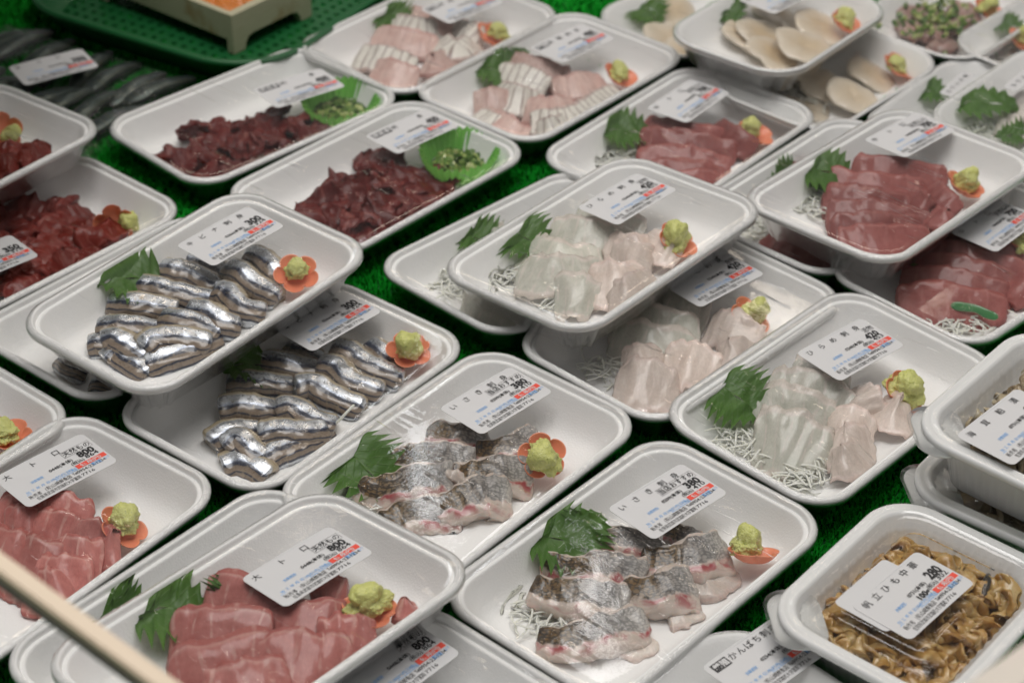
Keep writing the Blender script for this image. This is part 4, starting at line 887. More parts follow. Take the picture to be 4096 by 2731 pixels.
def sticker(kind):
    p = Print()
    title, sub, price, tax, code, inv = {
        'kibi': ('キビナ刺身', '', '300', '324', '0266(本体)', ''), 'isaki': ('いさき刺身', '当店おすすめ', '380', '410', '0209(本体)', ''),
        'otoro': ('大ト口', '天然もの', '800', '864', '0448(本体)', ''), 'hira': ('ひらめ刺身', '活物', '420', '453', '0240(本体)', ''),
        'chu': ('中ト口', '天然もの', '700', '756', '0448(本体)', ''), 'tai': ('真鯛刺身', '', '400', '432', '0254(本体)', '養殖'),
        'uma': ('刺身', '', '400', '432', '0254(本体)', '馬赤身'), 'red': ('まぐろ', '', '350', '378', '0266(本体)', ''),
        'kanp': ('かんぱち刺身', '', '400', '432', '0254(本体)', '養殖'), 'himo': ('帆立ひも中華', '', '280', '302', '0731(本体)', ''),
        'kasu': ('海茸粕漬', '', '280', '302', '0731(本体)', ''), 'blank': ('帆立刺身', '', '380', '410', '0209(本体)', '')}[kind]
    n = len(title); x0, x1 = -25.0, 20.0
    if inv:
        wi = 6.0*len(inv); p.rect(-29, -29+wi, 10.2, 16.8, 'ink'); p.text(inv, -28.4, 11.5, 5.4, wi-1.2, 'paper_reversed', .03, .0004); x0 = -29+wi+4
    if n == 3: xs = [-26, -7, 9]
    else: xs = [x0+(x1-x0)*i/(n-1) for i in range(n)]
    hh = 5.6 if n < 6 else 6.0
    for ch, x in zip(title, xs): p.text(ch, x, 11.6, hh, None, 'ink', .0, anchor=.5)
    if sub:
        w = 4.9*len(sub); xe = 30.5 if len(sub) > 2 else 31; p.text(sub, xe-w, 6.2, 5.4, w-.6, 'ink', .006)
        if len(sub) > 2: p.frame(xe-w-.7, xe, 4.9, 11.2, .18, 'ink')
    p.text(price, 17.2, -.6, 9.2 if not sub else 7.6, 11.8, 'ink', .045); p.text(tax, 20.0, -4.1, 5.0, 9.2, 'ink', .012)
    p.text(code, -4, -.2, 3.5, 16.5, 'ink', .012); p.text('(税込)', 9.4, -4.3, 3.6, 9, 'ink', .006)
    if kind == 'himo': p.text('100g', -1.0, -6.0, 5.6, 10, 'ink', .03)
    p.rect(10.2, 31.2, -9.4, -5.4, 'ink_red'); p.text('値 段(円)', 13.0, -8.6, 3.2, 14.5, 'paper', .02, .0004)
    p.text('消費期限', -18.5, -1.9, 2.8, 9.0, 'ink_blue', .0)
    p.rect(-27, 10.2, -9.55, -9.2, 'ink_blue'); p.text('加 工 年 月 日', -26, -8.4, 2.6, 16.5, 'ink_blue', .0); p.text('|100g当り(円)| 正味量(g)', -8.5, -8.4, 2.8, 18, 'ink_blue', .004)
    p.text('要冷蔵', 18.8, -12.6, 3.4, 6.4, 'ink_blue', .01); p.text('以下', 27.8, -12.2, 2.6, 3.8, 'ink_blue', .0)
    p.text('販売者', -27, -13.6, 3.6, 8.4, 'ink', .0); p.text('(有)山崎鮮魚店', -15.5, -13.4, 3.9, 18.5, 'ink', .0); p.text('Tel', 4.5, -12.8, 3.2, 3.0, 'ink', .01); p.text('0954-23-1234', 7.8, -13.0, 3.6, 20.5, 'ink', .004)
    p.text('佐賀県武雄市武雄町大字富岡', -24, -17.6, 3.7, 31, 'ink', .0); p.text('7716', 8.2, -17.2, 3.5, 9.0, 'ink', .004)
    return p
LABEL_W, LABEL_H = .065, .039
_lab = {}
def bend(V):  # stickers follow the film: a faint bow
    V = np.asarray(V, float); V[:, 2] += .0007*np.cos(V[:, 0]/.065*2.2)-.0005; return V
def label_meshes(kind):
    if kind in _lab: return _lab[kind]
    if kind == 'strip':
        V, F = loft(.052, .012, .002, [(0, 0), (0, .0002)], 3); p = Print()
        for i, ch in enumerate('カワハギ刺'): p.text(ch, -18+i*9, -1.6, 5.0, None, 'ink', .01, anchor=.5)
    else:
        V, F = loft(LABEL_W, LABEL_H, .0024, [(0, 0), (0, .0002), (.001, .00025)], 5, 6); p = sticker(kind)
        # split the top into strips so that it can bow
    base = mesh_obj('price_label', bend(V), F, 'paper', smooth=False); L = [base.data]
    bpy.data.objects.remove(base)
    for m, (v, f) in p.L.items():
        o = mesh_obj('lettering', bend(v), f, m, smooth=False); L.append(o.data); bpy.data.objects.remove(o)
    _lab[kind] = L; return L
def put_label(root, kind, x, y, rot, z):
    L = label_meshes(kind); b = obj('price_label', L[0], root); b.location = (x, y, z); b.rotation_euler = (0, 0, R(rot))
    for me in L[1:]:
        nm = {'ink': 'black_lettering', 'ink_blue': 'blue_lettering', 'ink_red': 'red_price_bar', 'paper': 'white_lettering', 'paper_reversed': 'reversed_lettering'}[me.materials[0].name]
        obj(nm, me, b)
for n, (kind, x, y, rot) in DATA['labels'].items():
    if n in ROOT: put_label(ROOT[n], kind, x/1000, y/1000, rot, .0308 if n not in PLAIN else .0294)

# ------------------------------------------------------------------ fish
ORD = ['first', 'second', 'third', 'fourth', 'fifth', 'sixth', 'seventh', 'eighth', 'ninth', 'tenth', 'eleventh', 'twelfth', 'thirteenth', 'fourteenth', 'fifteenth', 'sixteenth', 'seventeenth', 'eighteenth', 'nineteenth', 'twentieth']
KIND = {  # material, section power, end cap, lumps, ruffle, name, noun, category, extra
 'kib': ('silver_fillet', 2.6, .07, .0004, .0, 'fish_fillet', 'silver striped fillet', 'fish fillet', dict(taper=(1.0, .92), capmin=.62, n=34, m=40)),
 'isaki': ('scaly_slice', 3.8, .08, .0010, .03, 'fish_slice', 'scaly-skinned slice', 'fish slice', dict(taper=(.62, 1.0), capmin=.35, n=40, m=32)),
 'isaflesh': ('isaki_flesh', 3.0, .2, .0008, .05, 'fish_slice', 'white flesh slice', 'fish slice', {}),
 'oto': ('pink_tuna', 4.0, .10, .0008, .04, 'tuna_slice', 'pink tuna slice', 'tuna slice', dict(capmin=.35, crumple=.05)),
 'chu': ('red_tuna', 4.0, .08, .0008, .03, 'tuna_slice', 'red tuna slice', 'tuna slice', dict(capmin=.35, taper=(.95, .8))),
 'red': ('red_chunk', 3.2, .14, .0016, .06, 'tuna_slice', 'red tuna chunk', 'tuna slice', dict(capmin=.3, crumple=.2)),
 'drk': ('dark_meat', 3.0, .12, .0022, .10, 'meat_slice', 'dark red meat slice', 'meat slice', dict(capmin=.3, crumple=.5)),
 'hir': ('pale_flesh', 3.2, .12, .0010, .06, 'fish_slice', 'pale flatfish slice', 'fish slice', dict(capmin=.35, crumple=.06, taper=(1.05, .9))),
 'tai': ('scored_fish', 4.0, .08, .0008, .03, 'fish_slice', 'scored white fish slice', 'fish slice', dict(capmin=.35)),
 'aji': ('mackerel', 3.2, .12, .0010, .05, 'fish_slice', 'brown fish slice', 'fish slice', dict(n=20, m=16)),
 'squ': ('squid', 2.4, .2, .0006, .0, 'squid_strip', 'white squid strip', 'squid strip', dict(n=20, m=16, taper=(1, .5))),
 'shred': ('radish', 2.0, .05, .0, .0, 'radish_strand', 'single white radish strand', 'radish', dict(n=12, m=8)),
 'cuc': ('cucumber', 3.0, .15, .0003, .0, 'cucumber_slice', 'green cucumber slice', 'cucumber', dict(n=16, m=16)),
}
def dims(n): return (BL, BW, BRC) if n in PLAIN else (TL, TW, TRC)
byrow = {}
for i, s in enumerate(DATA['slices']):
    M = tray_matrix(s[0]); c = M@(Vector(np.mean(s[2], axis=0)/1000)); byrow.setdefault((s[0], s[1]), []).append((-(c.y+.0*c.x), i))
rank = {}
for k, l in byrow.items():
    for r, (_, i) in enumerate(sorted(l)): rank[i] = (r, len(l))
for i, (t, kind, path, w, th, roll, ex) in enumerate(DATA['slices']):
    mat, p, cap, lump, ruf, nm, noun, cat, kw = KIND[kind]
    if kind == 'tai' and i % 2 == 0: mat = 'scored_skin'
    if kind == 'hir' and ex.get('pink'): mat = 'pale_pink'
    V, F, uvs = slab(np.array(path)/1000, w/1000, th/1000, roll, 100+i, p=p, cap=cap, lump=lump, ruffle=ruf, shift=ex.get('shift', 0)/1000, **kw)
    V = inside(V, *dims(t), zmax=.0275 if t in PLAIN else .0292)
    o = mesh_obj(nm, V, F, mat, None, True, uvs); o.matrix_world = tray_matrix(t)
    r, tot = rank[i]
    lab = f'{noun} in {INFO[t][1]}' if tot == 1 else f'{noun}, {ORD[r] if r < len(ORD) else "last"} from the back, in {INFO[t][1]}'
    tag(o, lab, cat, f'{noun}s in {INFO[t][1]}')

# ------------------------------------------------------------------ shiso leaves
def leaf_mesh(L, W, roll, curl, seed):
    """serrated ovate leaf: each half is fanned out from the midrib to an outline of pointed teeth"""
    rs = random.Random(seed); V = []; uv = []; F = []; ns = 7; nT = 7
    def hw(t): return math.sin(math.pi*t**.74)**.8*(1-.12*t) if 0 < t < 1 else 0
    for side in (-1, 1):
        out = [(0, .012), (.07, .016)]
        for k in range(nT):
            t0 = .08+.86*k/nT; dt = .86/nT; d = .44*rs.uniform(.75, 1.25)
            out += [(t0+dt*.02, hw(t0+dt*.02)*.5*(1-d*.50)), (t0+dt*.38, hw(t0+dt*.38)*.5*(1+d*.05)), (t0+dt*.80, hw(t0+dt*.70)*.5*(1+d*.75)+.012), (t0+dt*.90, hw(t0+dt*.9)*.5*(1-d*.05))]
        out += [(.965, .03), (1.0, .0)]
        b = len(V); rows = len(out)
        for r, (tx, ty) in enumerate(out):
            tm = min(tx, 1)*.94 if r < rows-1 else 1
            for j in range(ns+1):
                a = j/ns; t = tm+(tx-tm)*a; y = side*ty*a
                z = -curl*(2*t-1)**2*.5+.035*W*(2*a)**2*ty*2+.0014*math.sin(9*t+seed)*a+.0010*math.sin(a*4+t*17+seed*2+side)
                V.append((t*L, y*W, z)); uv.append((t, .5+side*a*ty))
        for r in range(rows-1):
            for j in range(ns):
                q = b+r*(ns+1)+j; f = (q, q+ns+1, q+ns+2, q+1); F.append(f if side > 0 else f[::-1])
    return np.array(V), F, np.array(uv)
cnt = {}
for i, (t, b, tp, w, roll, curl) in enumerate(DATA['leaves']):
    b, tp = np.array(b)/1000, np.array(tp)/1000; d = tp-b; L = np.linalg.norm(d); d /= L
    V, F, uv = leaf_mesh(L, w/1000, roll, curl/1000, i*1.7+1)
    S_ = np.cross([0, 0, 1.0], d); S_ /= np.linalg.norm(S_); U_ = np.cross(d, S_); a = R(roll)
    S2 = S_*math.cos(a)+U_*math.sin(a); U2 = U_*math.cos(a)-S_*math.sin(a)
    W_ = inside(b+np.outer(V[:, 0], d)+np.outer(V[:, 1], S2)+np.outer(V[:, 2], U2), *dims(t), zmax=.0275 if t in PLAIN else .0294)
    o = mesh_obj('shiso_leaf', W_, F, 'shiso', None, True, {'UVMap': uv}); o.matrix_world = tray_matrix(t)
    k = cnt[t] = cnt.get(t, 0)+1
    tag(o, f'{"serrated" if k == 1 else "smaller second serrated" if k == 2 else "third serrated"} green shiso leaf in {INFO[t][1]}', 'leaf', 'shiso leaves in the trays')

# ------------------------------------------------------------------ flower dishes and wasabi
def flower_mesh():
    V, F = [], []; nA = 80; rings = [(0, 0), (.3, 0), (.5, .02), (.68, .10), (.84, .22), (.95, .33), (1, .38), (1.0, .34), (.94, .27), (.82, .15), (.66, .03), (.5, -.05), (.3, -.07), (0, -.07)]
    for r, z in rings:
        for k in range(nA):
            a = 2*math.pi*k/nA; pet = .74+.26*abs(math.cos(2.5*a))**.55; rr = r*(1+(pet-1)*min(1, r*1.1)); V.append((rr*.0158*math.cos(a), rr*.0158*math.sin(a), z*.0150))
    for i in range(len(rings)-1):
        for k in range(nA): a, b = i*nA+k, i*nA+(k+1) % nA; F.append((a, b, b+nA, a+nA))
    return V, F
fv, ff = flower_mesh(); FLOWER = mesh_obj('flower_dish', fv, ff, 'flower_plastic')
def wasabi_mesh(seed):
    bm = bmesh.new(); bmesh.ops.create_icosphere(bm, subdivisions=5, radius=1)
    rs = random.Random(seed); off = Vector((rs.uniform(0, 50), rs.uniform(0, 50), rs.uniform(0, 50))); pk = Vector((rs.uniform(-.35, .35), rs.uniform(-.35, .35), 1)).normalized()
    for v in bm.verts:
        n = v.co.normalized(); q = n*1.3+off
        d = .95+.46*mnoise.noise(q*1.1)+.14*mnoise.noise(q*2.6)+.09*mnoise.noise(q*5.5)+.09*mnoise.noise(q*11)+.07*mnoise.noise(q*22)
        d += .75*max(0, n.dot(pk)-.62)/.38
        v.co = Vector((n.x*d*.0098, n.y*d*.0088, max(n.z, -.35)*d*.0082))
    me = bpy.data.meshes.new('wasabi'); bm.to_mesh(me); bm.free(); me.polygons.foreach_set('use_smooth', [True]*len(me.polygons)); me.materials.append(MT['wasabi']); return me
WAS = [wasabi_mesh(s) for s in (1, 5, 8, 13, 21)]
FL_ME = FLOWER.data; bpy.data.objects.remove(FLOWER)
for i, (t, c, tx, ty, ws, wc) in enumerate(DATA['flowers']):
    M = tray_matrix(t); cx = np.array(c)/1000
    rot = Matrix.Rotation(R(tx), 4, 'X')@Matrix.Rotation(R(ty), 4, 'Y')@Matrix.Rotation(i*1.1, 4, 'Z')
    f = obj('flower_dish', FL_ME); f.matrix_world = M@Matrix.Translation(cx-np.array([0, 0, .003]))@rot
    tag(f, f'orange flower-shaped dish holding wasabi in {INFO[t][1]}', 'dish', 'orange flower dishes')
    wx = np.array(wc if wc else [c[0], c[1], c[2]+4])/1000
    wo = obj('wasabi_mound', WAS[i % 5]); wo.matrix_world = M@Matrix.Translation(wx-np.array([0, 0, .0015]))@Matrix.Rotation(R(tx*.6), 4, 'X')@Matrix.Rotation(R(ty*.6), 4, 'Y')@Matrix.Rotation(i*2.3, 4, 'Z')@Matrix.Diagonal((ws*(.88+.26*((i*7) % 5)/4), ws*(.85+.25*((i*3) % 4)/3), ws*(.68+.34*((i*5) % 6)/5), 1))
    tag(wo, f'lumpy yellow-green wasabi mound in {INFO[t][1]}', 'wasabi', 'wasabi mounds')

# ------------------------------------------------------------------ radish shreds
def strands(cx, cy, sx, sy, n, seed, dm):
    rs = np.random.RandomState(seed); VV, FF = [], []; b = 0
    for k in range(n):
        a = rs.uniform(0, 6.28); L = rs.uniform(.012, .030); c = np.array([cx+rs.normal()*sx*.55, cy+rs.normal()*sy*.55, rs.uniform(4, 10)])/1000
        d = np.array([math.cos(a), math.sin(a), rs.uniform(-.15, .15)]); q = np.array([-d[1], d[0], 0]); bn = rs.uniform(-.5, .5)
        P = [c-d*L/2, c-d*L*.15+q*L*bn*.5+[0, 0, rs.uniform(0, .004)], c+d*L*.2+q*L*bn*.4, c+d*L/2-q*L*bn*.2]
        V, F, _ = slab(np.array(P), .0014, .0011, 0, seed*100+k, n=10, m=6, p=2.2, lump=0, cap=.05)
        VV.append(inside(V, *dm)); FF += [tuple(i+b for i in f) for f in F]; b += len(V)
    return np.vstack(VV), FF
cnt = {}
for i, (t, x, y, sx, sy, n) in enumerate(DATA['shreds']):
    V, F = strands(x, y, sx, sy, int(n*1.7), i+7, dims(t)); o = mesh_obj('radish_shreds', V, F, 'radish'); o.matrix_world = tray_matrix(t)
    k = cnt[t] = cnt.get(t, 0)+1
    tag(o, f'{"white shredded radish" if k == 1 else "second clump of radish shreds"} in {INFO[t][1]}', 'shredded radish', 'radish garnish', 'stuff')

# ------------------------------------------------------------------ scallop slices
_b = {}
for _i, _s in enumerate(DATA['scallops']): _b.setdefault(_s[0], []).append((-(tray_matrix(_s[0])@Vector(np.array(_s[1])/1000)).y, _i))
SCR = {_i: _r for _l in _b.values() for _r, (_, _i) in enumerate(sorted(_l))}
def disc(rad, seed):
    nA, V, F = 40, [], []; rs = random.Random(seed); off = rs.uniform(0, 99)
    rings = [(0, .0020), (.2, .0024), (.4, .0030), (.7, .0030), (.88, .0024), (.97, .0014), (1, .0), (.95, -.001), (.7, -.0015), (0, -.0015)]
    for r, z in rings:
        for k in range(nA):
            a = 2*math.pi*k/nA; rr = rad*r*(1+.07*mnoise.noise(Vector((math.cos(a)*1.5, math.sin(a)*1.5, off)))*2); zz = z+.0018*mnoise.noise(Vector((rr*120*math.cos(a), rr*120*math.sin(a), off)))+.0016*math.sin(a*3+off)*r*r
            V.append((rr*math.cos(a), rr*math.sin(a), zz))
    for i in range(len(rings)-1):
        for k in range(nA): a, b = i*nA+k, i*nA+(k+1) % nA; F.append((a, a+nA, b+nA, b))
    return np.array(V), F, np.array([(rings[k//nA][0], (k % nA)/nA) for k in range(len(V))])
cnt = {}
for i, (t, c, rad, tx, ty) in enumerate(DATA['scallops']):
    V, F, duv = disc(rad/1000*1.1, i); Mr = Matrix.Translation(np.array(c)/1000-np.array([0, 0, .006]))@Matrix.Rotation(R(tx), 4, 'X')@Matrix.Rotation(R(ty), 4, 'Y')
    V = np.array([(Mr@Vector(v))[:] for v in V]); V = inside(V, *dims(t), zmax=.0275)
    o = mesh_obj('scallop_slice', V, F, 'scallop', None, True, {'UVMap': duv}); o.matrix_world = tray_matrix(t); k = cnt[t] = cnt.get(t, 0)
    cnt[t] += 1; tag(o, f'round scallop slice, {ORD[SCR[i]]} from the back, in {INFO[t][1]}', 'scallop', f'scallop slices in {INFO[t][1]}')

# ------------------------------------------------------------------ pleated green cups with chopped onion
def chips(n, seed, fn, sc=1.0):
    rs = random.Random(seed); VV, FF = [], []
    for k in range(n):
        x, y, z = fn(rs); r = rs.uniform(.0016, .0034)*sc; h = rs.uniform(.0012, .003)*sc; e = Euler((rs.uniform(-1, 1), rs.uniform(-1, 1), rs.uniform(0, 6))).to_matrix(); b = len(VV); q = 8; inn = rs.uniform(.35, .6)
        for (rr, zz) in ((r, -h/2), (r, h/2), (r*inn, h/2), (r*inn, -h/2)):
            for j in range(q): a = 6.283*j/q; v = e@Vector((rr*math.cos(a), rr*.85*math.sin(a), zz)); VV.append((x+v.x, y+v.y, z+v.z))
        for lv in range(4):
            for j in range(q): a0, a1 = b+lv*q+j, b+lv*q+(j+1) % q; n0, n1 = b+((lv+1) % 4)*q+j, b+((lv+1) % 4)*q+(j+1) % q; FF.append((a0, a1, n1, n0))
    return VV, FF
for i, (t, c) in enumerate(DATA['cups']):
    V, F = [], []; nA = 144; prof = [(.0, 0), (.015, 0), (.0195, .0006), (.0220, .003), (.0275, .013), (.0325, .0232)]
    for r, z in prof:
        for k in range(nA):
            a = 2*math.pi*k/nA; pl = 1+.08*math.sin(32*a)*min(1, r/.02)**2; V.append((r*pl*math.cos(a), r*pl*math.sin(a)*.86, z+.0008*math.sin(3*a+i)*z/.02))
    for j in range(len(prof)-1):
        for k in range(nA): a, b = j*nA+k, j*nA+(k+1) % nA; F.append((a, b, b+nA, a+nA))
    x, y, z = np.array(c)/1000; M = tray_matrix(t)@Matrix.Translation((x, y, .0036))@Matrix.Rotation(R(6), 4, 'X')
    o = mesh_obj('pleated_cup', V, F, 'cup_foil'); o.matrix_world = M; tag(o, f'pleated green cup of chopped onion in {INFO[t][1]}', 'food cup', 'green cups')
    def spot(rs):
        a = rs.uniform(0, 6.28); q = math.sqrt(rs.random())*.0215; return q*math.cos(a), q*.86*math.sin(a), .004+.009*rs.random()*(1-(q/.024)**2)+.003
    V, F = chips(280, 4+i, spot); o = mesh_obj('chopped_onion', V, F, 'onion', smooth=False); o.matrix_world = M; tag(o, f'chopped green onion heaped in the cup of {INFO[t][1]}', 'chopped onion', 'chopped onion', 'stuff')
t, x, y, z = DATA['onion']
V, F = chips(150, 40, lambda rs: (x/1000+rs.gauss(0, .020), y/1000+rs.gauss(0, .016), .019+rs.uniform(-.003, .004)), 1.1); o = mesh_obj('chopped_onion', V, F, 'onion', smooth=False); o.matrix_world = tray_matrix(t)
tag(o, f'chopped green onion strewn over {INFO[t][1]}', 'chopped onion', 'chopped onion', 'stuff')

# ------------------------------------------------------------------ lidded plastic tubs
CL, CW, CRC = .145, .118, .030
def ribbed(x, y, z, inset, t):
    if .010 < z < .0395 and inset > .010:
        n = .0009*math.sin(t*6.283*58); d = math.hypot(x, y); return (x*(1+n/d), y*(1+n/d), z)
    return (x, y, z)
P_TUB = [(.030, 0), (.024, 0), (.020, .003), (.0125, .036), (.0105, .0395), (.0035, .0400), (.0006, .0402), (0, .0415), (.0, .0440), (.0012, .0455), (.0030, .0458), (.0042, .0450), (.0055, .0449), (.0068, .0458), (.0082, .0456), (.0095, .0440), (.0105, .0420), (.0130, .0385), (.0142, .036), (.0205, .0045), (.026, .0022), (.032, .002)]
P_LID = [(.0008, .0461), (.0030, .0466), (.0044, .0458), (.0056, .0457), (.0070, .0466), (.0084, .0463), (.0098, .0448), (.0120, .0436), (.0150, .0436), (.0190, .0452), (.0215, .0458), (.0260, .0461), (.0275, .0468), (.0285, .0490), (.0300, .0496), (.0380, .0497)]
def heap(n, seed, h0, wrange, lrange, zt):
    rs = np.random.RandomState(seed); VV, FF = [], []; b = 0
    for k in range(n):
        c = np.array([rs.uniform(-1, 1)*.051, rs.uniform(-1, 1)*.037, 0]); rad = max(abs(c[0])/.051, abs(c[1])/.037); c[2] = h0+zt*(1-.35*rad**2)*rs.uniform(.55, 1)
        a = rs.uniform(0, 6.28); L = rs.uniform(*lrange); d = np.array([math.cos(a), math.sin(a), rs.uniform(-.3, .3)]); q = np.array([-d[1], d[0], 0]); cv = rs.uniform(-.8, .8)
        P = np.array([c-d*L/2+[0, 0, -rs.uniform(0, .006)], c-d*L*.17+q*L*cv*.35+[0, 0, rs.uniform(0, .005)], c+d*L*.17+q*L*cv*.4+[0, 0, rs.uniform(-.004, .005)], c+d*L/2+[0, 0, -rs.uniform(0, .006)]])
        V, F, _ = slab(P, rs.uniform(*wrange), rs.uniform(.0016, .0032), rs.uniform(-60, 60), seed*1000+k, n=16, m=10, p=2.6, lump=.0008, ruffle=.16, cap=.2, crumple=.9)
        V[:, 2] = np.clip(V[:, 2], .0035, .0425); V[:, 0] = np.clip(V[:, 0], -.0565, .0565); V[:, 1] = np.clip(V[:, 1], -.043, .043)
        VV.append(V); FF += [tuple(i+b for i in f) for f in F]; b += len(V)
    return np.vstack(VV), FF
TUBS = {'C1': ('white plastic tub of brown scallop frills under a clear lid, in front', 'frill', 'the front tub'), 'C2': ('upper white tub of pale pickled clam, stacked at the right edge', 'lees', 'the upper stacked tub'), 'C3': ('lower white tub at the right edge, beneath the stacked one', 'lees', 'the lower stacked tub')}
tubv, tubf = loft(CL, CW, CRC, P_TUB, 14, 26, fn=ribbed); TUB = mesh_obj('tub', tubv, tubf, 'box_plastic').data
lv, lf = loft(CL, CW, CRC, P_LID, 10, 4, fill_start=False); LID = mesh_obj('lid', lv, lf, 'clear_plastic').data
tabv, tabf = loft(.046, .030, .013, [(.0008, 0), (0, .0005), (0, .0012), (.0006, .0016), (.004, .0017)], 10); TAB = mesh_obj('pull_tab', tabv, tabf, 'box_plastic').data
tabl = mesh_obj('lid_tab', *loft(.048, .032, .014, [(0, 0), (.0, .0003)], 10), 'clear_plastic').data
for o in [o for o in COL.objects if o.name.split('.')[0] in ('tub', 'lid', 'pull_tab', 'lid_tab')]: bpy.data.objects.remove(o)
for n, (lab, mt, ph) in TUBS.items():
    root = empty('plastic_tub', tray_matrix(n)); tag(root, lab, 'plastic tub', 'lidded plastic tubs')
    obj('tub', TUB, root); obj('lid', LID, root)
    for cx, cy, a in ((-CL/2+.0165, CW/2-.0165, 45), ):
        tb = obj('pull_tab', TAB, root); tb.location = (cx, cy, .0385); tb.rotation_euler = (0, 0, R(a))
        tl = obj('lid_tab', tabl, root); tl.location = (cx-.001, cy+.001, .0408); tl.rotation_euler = (0, 0, R(a))
    if n in DATA['labels']:
        kind, x, y, rot = DATA['labels'][n]
        if n == 'C1':
            b2 = obj('under_label', label_meshes('kibi')[0], root); b2.location = (x/1000-.010, y/1000+.012, .0498); b2.rotation_euler = (0, 0, R(rot+1)); b2.scale = (.78, .9, .6)
        put_label(root, kind, x/1000, y/1000, rot, .0502)
    V, F = heap(340 if n == 'C1' else 160, 3 if n == 'C1' else 5 if n == 'C2' else 6, .015, (.005, .012), (.012, .028), .026)
    o = mesh_obj('salad', V, F, mt); o.matrix_world = tray_matrix(n); tag(o, f'{"curled brown scallop frills" if n == "C1" else "pale chopped clam in lees"} filling {ph}', 'salad', 'tub fillings', 'stuff')
    V, F = loft(.102, .076, .02, [(.004, .0035), (-.004, .018), (.008, .026), (.03, .030)], 6); o2 = mesh_obj('salad_bed', V, F, mt); o2.matrix_world = tray_matrix(n); tag(o2, f'dense lower layer of food in {ph}', 'salad', 'tub fillings', 'stuff')
C1M = tray_matrix('C1'); _mx = [(.040, -.022), (.030, .000), (-.004, -.004)]
_mo = sorted(range(3), key=lambda k: -(C1M@Vector((*_mx[k], 0))).y); MORD = {k: ORD[r] for r, k in enumerate(_mo)}
for i, (x, y, a, L, z) in enumerate([(.040, -.022, 20, .020, .040), (.030, .000, -70, .022, .038), (-.004, -.004, 15, .03, .041)]):
    d = np.array([math.cos(R(a)), math.sin(R(a)), 0]); c = np.array([x, y, z]); V, F, uvs = slab(np.array([c-d*L/2, c+[0, 0, .001], c+d*L/2]), .0045, .0035, 0, 900+i, n=14, m=10, p=2.3, lump=.0004)
    o = mesh_obj('mushroom_strip', V, F, 'mushroom', None, True, uvs); o.matrix_world = C1M; tag(o, f'dark mushroom strip among brown scallop frills in the front tub, {MORD[i]} from the back', 'mushroom', 'mushroom strips in the front tub')

# ------------------------------------------------------------------ green basket with a wooden roe box, upper left
BM = Matrix.Translation((-.272, 1.650, 0))@Matrix.Rotation(R(150), 4, 'Z')
root = empty('plastic_basket', BM); tag(root, 'green perforated plastic basket in the upper left corner', 'basket')
V, F = loft(.28, .24, .066, [(.022, .0045), (.020, .004), (.0045, .0262), (.004, .0300), (-.0005, .0305), (-.0015, .0285), (-.0015, .0265), (-.0005, .0250), (.0015, .0252), (.0025, .0240), (.0175, .0020), (.020, .0008), (.022, .0008)], 14, fill_start=False, fill_end=False); mesh_obj('basket_wall', V, F, 'basket_plastic', root)
V, F = [], []; cs = .011
def inb(x, y):
    hx, hy, r = .118+.001, .098+.001, .045; dx, dy = max(abs(x)-(hx-r), 0), max(abs(y)-(hy-r), 0); return math.hypot(dx, dy) <= r
nx, ny = 29, 20
for iy in range(ny):
    for ix in range(nx):
        x, y = (ix-nx/2+.5)*cs, (iy-ny/2+.5)*cs
        if not inb(x, y): continue
        b = len(V); hole = .0028
        for k in range(8):
            a = 6.283*k/8; c_, s_ = math.cos(a), math.sin(a); m_ = max(abs(c_), abs(s_)); V.append((x+cs/2*c_/m_, y+cs/2*s_/m_, .0042))
        for k in range(8): a = 6.283*k/8; V.append((x+hole*math.cos(a), y+hole*math.sin(a), .0042))
        for k in range(8): a = 6.283*k/8; V.append((x+hole*math.cos(a), y+hole*math.sin(a), .0022))
        for k in range(8): F.append((b+k, b+(k+1) % 8, b+8+(k+1) % 8, b+8+k)); F.append((b+8+k, b+8+(k+1) % 8, b+16+(k+1) % 8, b+16+k))
mesh_obj('perforated_floor', V, F, 'basket_plastic', root, smooth=False)['kind'] = 'stuff'
# wooden box standing on two cut-out end boards
XM = Matrix.Translation((-.243, 1.562, .0045))@Matrix.Rotation(R(52), 4, 'Z')
root = empty('wooden_box', XM); tag(root, 'shallow pale wooden box with cut-out feet standing in the green basket', 'wooden box')
def board(name, poly, axis, o0, th, mat='box_wood'):
    """poly in (u, z); extruded across 'axis'"""
    bm = bmesh.new(); vs = []
    for d in (0, th): vs.append([bm.verts.new((u, o0+d, z) if axis == 'y' else (o0+d, u, z)) for u, z in poly])
    n = len(poly); bm.faces.new(vs[0]); bm.faces.new(vs[1][::-1])
    for k in range(n): bm.faces.new((vs[0][k], vs[0][(k+1) % n], vs[1][(k+1) % n], vs[1][k]))
    bmesh.ops.recalc_face_normals(bm, faces=bm.faces); bmesh.ops.bevel(bm, geom=bm.edges[:], offset=.0004, segments=1, affect='EDGES')
    me = bpy.data.meshes.new(name); bm.to_mesh(me); bm.free(); me.materials.append(MT[mat]); return obj(name, me, root)
LX, LY, HH = .098, .17, .037
arch = [(0, 0), (.014, 0), (.0155, .006), (.019, .0105), (.025, .012), (LX-.025, .012), (LX-.019, .0105), (LX-.0155, .006), (LX-.014, 0), (LX, 0), (LX, HH), (0, HH)]
board('end_board', arch, 'y', 0, .008); board('end_board', arch, 'y', LY-.008, .008)
board('side_board', [(.0082, .012), (LY-.0082, .012), (LY-.0082, HH-.0006), (.0082, HH-.0006)], 'x', .0005, .006); board('side_board', [(.0082, .0), (LY-.0082, .0), (LY-.0082, HH-.0006), (.0082, HH-.0006)], 'x', LX-.0065, .006)
board('bottom_board', [(.0068, .0125), (LX-.0068, .0125), (LX-.0068, .017), (.0068, .017)], 'y', .0085, LY-.017)
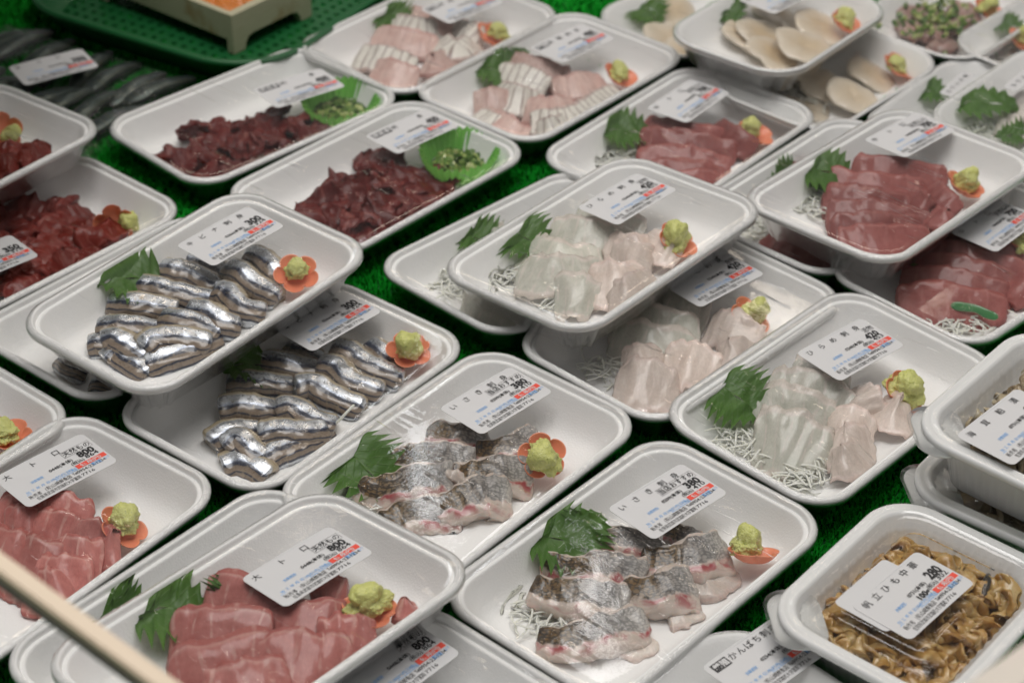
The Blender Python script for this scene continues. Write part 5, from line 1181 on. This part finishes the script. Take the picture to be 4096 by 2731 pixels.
bm = bmesh.new(); bmesh.ops.create_grid(bm, x_segments=60, y_segments=90, size=.5)
for v in bm.verts: v.co = Vector((LX/2+v.co.x*(LX-.016), LY/2+v.co.y*(LY-.02), .030+.004*mnoise.noise(Vector((v.co.x*9, v.co.y*16, 0)))+.002*mnoise.noise(Vector((v.co.x*25, v.co.y*40, 3)))))
me = bpy.data.meshes.new('roe'); bm.to_mesh(me); bm.free(); me.materials.append(MT['roe']); me.polygons.foreach_set('use_smooth', [True]*len(me.polygons))
o = obj('orange_roe', me); o.matrix_world = XM; tag(o, 'orange roe filling the wooden box in the basket', 'roe', kind='stuff')

# ------------------------------------------------------------------ bag of small dark fish, upper left
GM = Matrix.Translation((-.400, 1.478, .0))@Matrix.Rotation(R(62), 4, 'Z')
root = empty('fish_bag', GM); tag(root, 'clear plastic bag of small dark fish beside the green basket', 'bag of fish')
bm = bmesh.new(); bmesh.ops.create_grid(bm, x_segments=70, y_segments=90, size=.5)
for v in bm.verts:
    e = min(.5-abs(v.co.x), .5-abs(v.co.y)); x, y = v.co.x*.20, v.co.y*.225
    z = .001+.020*min(1, e/.16)**.7+.0022*mnoise.noise(Vector((x*40, y*40, 1)))*min(1, e/.1); v.co = Vector((x, y, max(z, .0012)))
me = bpy.data.meshes.new('bag_film'); bm.to_mesh(me); bm.free(); me.materials.append(MT['bag_film']); me.polygons.foreach_set('use_smooth', [True]*len(me.polygons)); obj('bag_film', me, root)
L = label_meshes('uma'); b = obj('price_label', label_meshes('kibi')[0], root)
lw = GM.inverted()@Vector((-.384, 1.497, .0265)); b.location = (lw.x, lw.y, .0245); b.rotation_euler = (0, 0, R(-29))
for me in label_meshes('red')[1:]:
    obj({'ink': 'black_lettering', 'ink_blue': 'blue_lettering', 'ink_red': 'red_price_bar', 'paper': 'white_lettering', 'paper_reversed': 'reversed_lettering'}[me.materials[0].name], me, b)
rs = random.Random(11); q = 0
for iy in range(8):
    for ix in range(3):
        x, y = -.060+ix*.060+rs.uniform(-.006, .006), -.088+iy*.025+rs.uniform(-.004, .004); a = R(rs.uniform(-25, 15)); d = np.array([math.cos(a), math.sin(a), 0]); c = np.array([x, y, .015+rs.uniform(-.003, .002)])
        V, F, uvs = slab(np.array([c-d*.036-[0, 0, .004], c+[0, 0, .001], c+d*.036-[0, 0, .004]]), .019, .009, 10, 700+q, n=22, m=14, p=2.2, lump=.0004, cap=.3, taper=(1, .6)); V[:, 2] = np.clip(V[:, 2], .001, .0185)
        o = mesh_obj('small_fish', V, F, 'sardine', None, True, uvs); o.matrix_world = GM; tag(o, f'small dark grey fish in the clear bag, row {ORD[7-iy]} from the basket, {("near", "middle", "far")[ix]} one', 'fish', 'small fish in the bag'); q += 1
